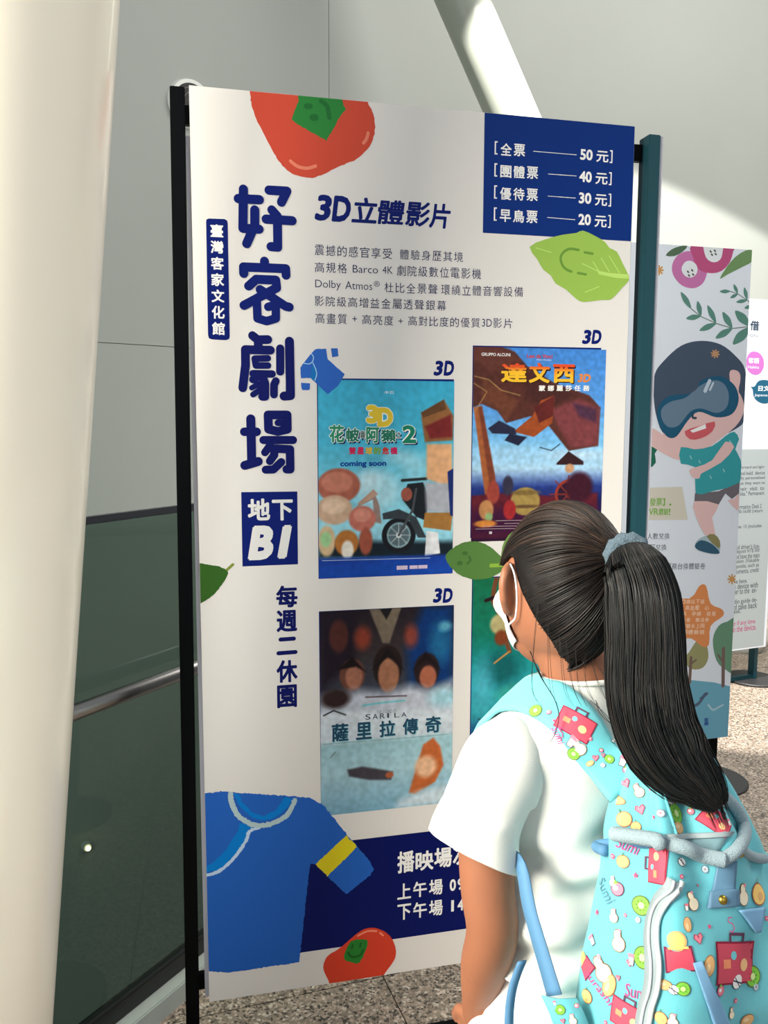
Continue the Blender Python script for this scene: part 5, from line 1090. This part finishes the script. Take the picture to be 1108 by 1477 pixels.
def circ(x, y, rx, ry=None, n=14, a0=0):
    ry = ry or rx; return [(x + rx * math.cos(2 * math.pi * i / n + a0), y + ry * math.sin(2 * math.pi * i / n + a0)) for i in range(n)]
def rrect(x0, y0, x1, y1):
    c_ = [(x0, y0), (x1, y0), (x1, y1), (x0, y1)]; return [(c_[i][0] + (c_[(i + 1) % 4][0] - c_[i][0]) * k / 5, c_[i][1] + (c_[(i + 1) % 4][1] - c_[i][1]) * k / 5) for i in range(4) for k in range(5)]
RED = (212, 80, 100); PNK = (240, 130, 150); DK = (96, 60, 84); YEL = (250, 206, 120); CRM = (250, 236, 206); GRN = (126, 196, 70); WHT = (246, 244, 240); TAN = (226, 176, 120)
def motif(pr, kind, fr, s, bvh, base):
    S = lambda P, c, l=1: pr.shape(fr, [(x * s, y * s) for x, y in P], c, l, bvh, base)
    Ln = lambda P, w_, c, l=3: pr.line(fr, [(x * s, y * s) for x, y in P], w_ * s, c, l, bvh, base)
    if kind == 'kiwi': S(circ(0, 0, 1.08, .98), (92, 110, 50), 1); S(circ(0, 0, .96, .86), GRN, 2); S(circ(0, 0, .34, .3), (214, 232, 160), 3); [S(circ(.52 * math.cos(k), .46 * math.sin(k), .06), (50, 60, 30), 3) for k in np.linspace(0, 5.5, 8)]
    elif kind == 'case':
        S(rrect(-1.3, -.85, 1.3, .85), (150, 30, 60), 1); S(rrect(-1.22, -.77, 1.22, .77), RED, 2); Ln([(-.4, .85), (-.4, 1.15), (.4, 1.15), (.4, .85)], .12, DK, 2); S(circ(.55, -.1, .3, .26), (250, 196, 140), 3); S(rrect(-.9, -.2, -.4, .15), (246, 150, 110), 3); S(circ(-.2, .3, .18), (120, 200, 210), 3)
    elif kind == 'berry': S(circ(0, 0, .8, .72), DK, 1); S(circ(0, 0, .7, .62), PNK, 2); S(circ(-.15, .1, .3, .24), WHT, 3); S([(0, .9), (.3, .5), (-.3, .5)], GRN, 3)
    elif kind == 'peach': S(circ(0, 0, .85, .8), (176, 100, 70), 1); S(circ(0, 0, .76, .71), YEL, 2); S(circ(.2, -.15, .3), TAN, 3); Ln([(0, .7), (.1, 1.05)], .1, (90, 120, 50))
    elif kind == 'heart': S([(0, -.8), (.75, .1), (.6, .6), (.2, .55), (0, .3), (-.2, .55), (-.6, .6), (-.75, .1)], (176, 76, 100), 1); S([(0, -.62), (.6, .1), (.48, .46), (.2, .42), (0, .18), (-.2, .42), (-.48, .46), (-.6, .1)], PNK, 2)
    elif kind == 'star': S([((.7 if k % 2 == 0 else .3) * math.sin(k * math.pi / 5), (.7 if k % 2 == 0 else .3) * math.cos(k * math.pi / 5)) for k in range(10)], (222, 80, 120), 1)
    elif kind == 'flower': [S(circ(.35 * math.cos(k), .35 * math.sin(k), .26, n=8), (226, 96, 126), 1) for k in np.linspace(0, 5.03, 5)]; S(circ(0, 0, .18, n=8), WHT, 2)
    elif kind == 'wheel': S(circ(0, 0, .6), (120, 140, 156), 1); S(circ(0, 0, .46), (206, 226, 230), 2); S(circ(0, 0, .14, n=8), (222, 110, 130), 3); [Ln([(0, 0), (.42 * math.cos(k), .42 * math.sin(k))], .06, (150, 160, 170), 3) for k in np.linspace(0, 5.2, 6)]
    elif kind == 'cup': S([(-.5, .6), (.5, .6), (.34, -.7), (-.34, -.7)], DK, 1); S([(-.42, .52), (.42, .52), (.27, -.62), (-.27, -.62)], WHT, 2); S([(-.5, .62), (.5, .62), (.4, .2), (-.4, .2)], PNK, 3)
    elif kind == 'pear': S(circ(0, -.25, .72, .66), (130, 96, 60), 1); S(circ(0, .45, .42, .5), (130, 96, 60), 1); S(circ(0, -.25, .64, .58), CRM, 2); S(circ(0, .45, .34, .42), CRM, 2); S(circ(.3, .75, .16), (240, 150, 160), 3)
    elif kind == 'bread': S(circ(0, 0, .95, .6), (168, 116, 70), 1); S(circ(0, 0, .87, .52), TAN, 2); S(circ(-.2, .1, .4, .2), (240, 206, 160), 3)
    elif kind == 'bag': S([(-.7, -.8), (.7, -.8), (.6, .3), (-.6, .3)], (120, 40, 70), 1); S([(-.62, -.72), (.62, -.72), (.52, .22), (-.52, .22)], RED, 2); S(circ(0, .55, .42), TAN, 1); S(circ(0, .55, .34), YEL, 2); Ln([(-.4, .25), (.4, .25)], .1, (246, 220, 120))
    elif kind == 'stripe': S(circ(0, 0, .8, .7), (50, 54, 80), 1); S(circ(0, 0, .72, .62), WHT, 2); Ln([(-.5, .4), (.45, -.45)], .13, (50, 54, 80)); Ln([(-.2, .55), (.1, -.6)], .1, (50, 54, 80))
    elif kind == 'script': Ln([(.3, .8), (-.2, .9), (-.35, .5), (.2, .1), (.3, -.4), (-.1, -.75), (-.5, -.5)], .12, (206, 80, 140))
def frame(p, n, rot):
    r_ = GI.to_3x3() @ rt; t1 = (r_ - n * r_.dot(n)); t1 = t1.normalized(); t2 = n.cross(t1)
    if t2.z < 0: t2 = -t2
    c_, s_ = math.cos(rot), math.sin(rot); return (p, n, t1 * c_ + t2 * s_, t2 * c_ - t1 * s_)
pr = Print(); B0 = .0009
U1 = (840, 1080, 4.134); U2 = (840, 1270, 4.134); placed = []
def stamp(kind, px, py, size, rot=0, K=None, bvh=bvh_p, prn=None, base=B0):
    if K: (px, py), = KR(K, [(px, py)])
    d = (GI.to_3x3() @ ray(px, py)).normalized(); h = bvh.ray_cast(CG, d)
    if h[0] is None: return
    placed.append((px, py)); motif(prn or pr, kind, frame(h[0], h[1] if h[1].dot(d) < 0 else -h[1], rot), size * (.00072 if bvh is bvh_p else .00072) / 1.0 * (h[3] / .85), bvh, base)
for kd, x, y, s_, r_ in (('berry', 470, 145, 11, .4), ('peach', 374, 95, 5, 0), ('flower', 325, 145, 6, 0), ('heart', 260, 205, 8, .3), ('pear', 335, 250, 10, .5), ('star', 408, 245, 5, 0), ('heart', 347, 362, 9, .2), ('star', 430, 408, 5, .5), ('bread', 215, 310, 10, 1.3), ('stripe', 520, 290, 15, 0), ('kiwi', 555, 385, 14, 0),
                         ('wheel', 468, 385, 9, 0), ('berry', 648, 373, 6, 0), ('bread', 570, 470, 13, .1), ('flower', 640, 268, 5, 0), ('bread', 705, 270, 12, .8), ('peach', 250, 420, 12, .4), ('peach', 320, 465, 8, 0), ('case', 800, 430, 15, -.7), ('cup', 870, 440, 6, .4),
                         ('peach', 244, 672, 10, 0), ('star', 320, 755, 6, 0), ('flower', 185, 640, 6, 0), ('case', 440, 690, 17, 1.2), ('flower', 590, 762, 5, 0), ('wheel', 730, 718, 8, 0), ('berry', 212, 835, 12, .2), ('pear', 185, 790, 7, 0), ('stripe', 590, 675, 8, 0), ('flower', 685, 815, 3, 0)): stamp(kd, x, y, s_, r_, U1)
for kd, x, y, s_, r_ in (('kiwi', 355, 150, 12, -.3), ('wheel', 335, 235, 7, 0), ('star', 92, 190, 6, .3), ('pear', 190, 210, 9, 0), ('flower', 260, 207, 4, 0), ('pear', 218, 360, 14, 0), ('cup', 62, 355, 9, .3), ('kiwi', 362, 460, 13, .2), ('cup', 297, 470, 10, -.2), ('heart', 285, 490, 6, 0), ('pear', 120, 530, 17, .6), ('bread', 165, 625, 15, 1.0), ('bag', 20, 500, 17, .3), ('heart', 218, 580, 5, 0),
                         ('peach', 30, 690, 10, 0), ('case', 270, 815, 18, -.3), ('flower', 142, 845, 4, 0), ('bag', 580, 440, 26, .1), ('bread', 490, 620, 10, 0), ('stripe', 545, 650, 8, .2), ('kiwi', 600, 645, 8, 0), ('peach', 470, 820, 9, 0), ('pear', 540, 835, 9, 0), ('bread', 625, 262, 9, 1.6), ('heart', 690, 345, 9, .2), ('pear', 655, 125, 12, .3), ('cup', 618, 158, 6, 0),
                         ('pear', 955, 85, 14, 0), ('peach', 1045, 80, 16, 0), ('case', 915, 490, 27, -.15), ('kiwi', 1010, 570, 12, .1), ('stripe', 920, 600, 12, .3), ('wheel', 1030, 632, 8, 0), ('bread', 755, 510, 13, 1.2), ('star', 755, 275, 5, 0), ('berry', 820, 655, 9, 0), ('flower', 910, 715, 5, 0), ('heart', 830, 780, 5, 0), ('pear', 885, 790, 7, 0), ('bread', 980, 830, 11, 0), ('script', 885, 265, 10, .2), ('flower', 1095, 225, 5, 0), ('flower', 685, 30, 3, 0)): stamp(kd, x, y, s_, r_, U2)
# written words of the print
def word(txt, px, py, size, rot, K, prn=None, bvh=bvh_p, base=B0, c=(200, 76, 136)):
    (px, py), = KR(K, [(px, py)]); d = (GI.to_3x3() @ ray(px, py)).normalized(); h = bvh.ray_cast(CG, d)
    if h[0] is None: return
    V_, F_ = text_mesh(txt, .003, .22); asp = len(txt) * .55; fr = frame(h[0], h[1], rot); prn = prn or pr; k = len(prn.V); s_ = size * .00072; ok = []
    for x, y in V_:
        q = fr[0] + fr[2] * (x - .5) * asp * s_ + fr[3] * (y - .5) * s_; hh = bvh.ray_cast(q + fr[1] * .02, -fr[1], .05); ok.append(BMi @ ((hh[0] + hh[1] * (base + .0003)) if hh[0] else q))
    prn.V += ok; prn.Cc += [col4(c)] * len(ok); prn.F += [tuple(k + i for i in f) for f in F_]
word('gurashi', 95, 640, 15, -.75, U2); word('Sumi', 325, 665, 17, 0, U2); word('Sumi', 140, 60, 18, -1.1, U2, c=(90, 130, 150)); word('Sumi', 275, 580, 16, -.4, U1)
# the rest of the cloth carries the same scatter
kinds = ['kiwi', 'berry', 'peach', 'pear', 'heart', 'star', 'flower', 'wheel', 'bread', 'cup', 'case', 'bag']; cnt = 0
pts3 = []
for q in range(900):
    a = rng.uniform(0, 2 * math.pi); z = rng.uniform(.60, 1.0); o = Vector((math.cos(a) * .5, -.185 + math.sin(a) * .5, z)); h = bvh_p.ray_cast(o, Vector((-math.cos(a), -math.sin(a), 0)))
    if not h[0] or h[1].y > .55: continue
    wv = GM @ h[0]; r_ = wv - CAM; x = 554 + F * r_.dot(rt) / r_.dot(fw); y = 738.5 - F * r_.dot(upv) / r_.dot(fw)
    vis = h[1].dot((CG - h[0]).normalized()) > .15
    if vis and -40 < x < 1150 and y < 1500: continue
    if any((h[0] - p_).length < .036 for p_ in pts3): continue
    pts3.append(h[0]); motif(pr, kinds[cnt % 12], frame(h[0], h[1], rng.uniform(-.6, .6)), rng.uniform(.006, .012), bvh_p, B0); cnt += 1
pr.done('fabric_print', pack)
# print on the left shoulder strap
for sx, name in ((-1, 'l'), (1, 'r')):
    so_ = [o for o in bag.children if o.name.startswith('shoulder_strap')][0 if sx < 0 else 1]
    dgr.update(); me = so_.evaluated_get(bpy.context.evaluated_depsgraph_get()).data; VV = [BMi.inverted() @ v.co for v in me.vertices]; FF = [tuple(p.vertices) for p in me.polygons]
    bvs = BVHTree.FromPolygons(VV, FF); ps_ = Print(); kw = dict(prn=ps_, bvh=bvs, base=.0006)
    if sx < 0:
        U3 = (740, 990, 5.036)
        for kd, x, y, s_, r_ in (('kiwi', 165, 178, 9, .3), ('berry', 262, 190, 5, 0), ('peach', 60, 255, 8, 1.2), ('pear', 115, 262, 8, 1.0), ('peach', 240, 330, 12, 0), ('case', 455, 275, 19, -.55), ('flower', 560, 380, 5, 0), ('star', 300, 250, 4, 0), ('heart', 600, 520, 6, 0), ('bread', 560, 560, 6, .4), ('berry', 820, 610, 6, 0), ('cup', 430, 400, 12, -.7), ('pear', 480, 445, 12, .6), ('kiwi', 440, 490, 8, -.6), ('stripe', 727, 397, 4, 0), ('wheel', 652, 573, 6, 0), ('berry', 640, 465, 4, 0), ('heart', 655, 500, 4, 0), ('kiwi', 700, 530, 6, -.5), ('cup', 800, 545, 11, -.5), ('script', 350, 345, 9, -.3)): stamp(kd, x, y, s_, r_, U3, **kw)
        word('Sumi', 330, 355, 13, -1.2, U3, ps_, bvs, .0006)
    else:
        for i in range(12): p = rowsL[1][3 + i * 3][3 + (i % 2) * 2]; h = bvs.find_nearest(p); motif(ps_, kinds[i % 12], frame(h[0], h[1] if h[1].dot(p - GI @ Vector((.245, 1.03, p.z))) > 0 else h[1], 0), .008, bvs, .0006)
    ps_.done('strap_print', so_)
gus = [o for o in bag.children if o.name.startswith('strap_gusset')][0]
me = gus.evaluated_get(bpy.context.evaluated_depsgraph_get()).data; bvs = BVHTree.FromPolygons([BMi.inverted() @ v.co for v in me.vertices], [tuple(p.vertices) for p in me.polygons]); ps_ = Print(); kw = dict(prn=ps_, bvh=bvs, base=.0006)
for kd, x, y, s_ in (('kiwi', 808, 1456, 6), ('pear', 826, 1470, 7), ('cup', 800, 1446, 4), ('berry', 832, 1450, 4), ('heart', 812, 1472, 4)): stamp(kd, x, y, s_, .3, **kw)
ps_.done('gusset_print', gus)
print('done')
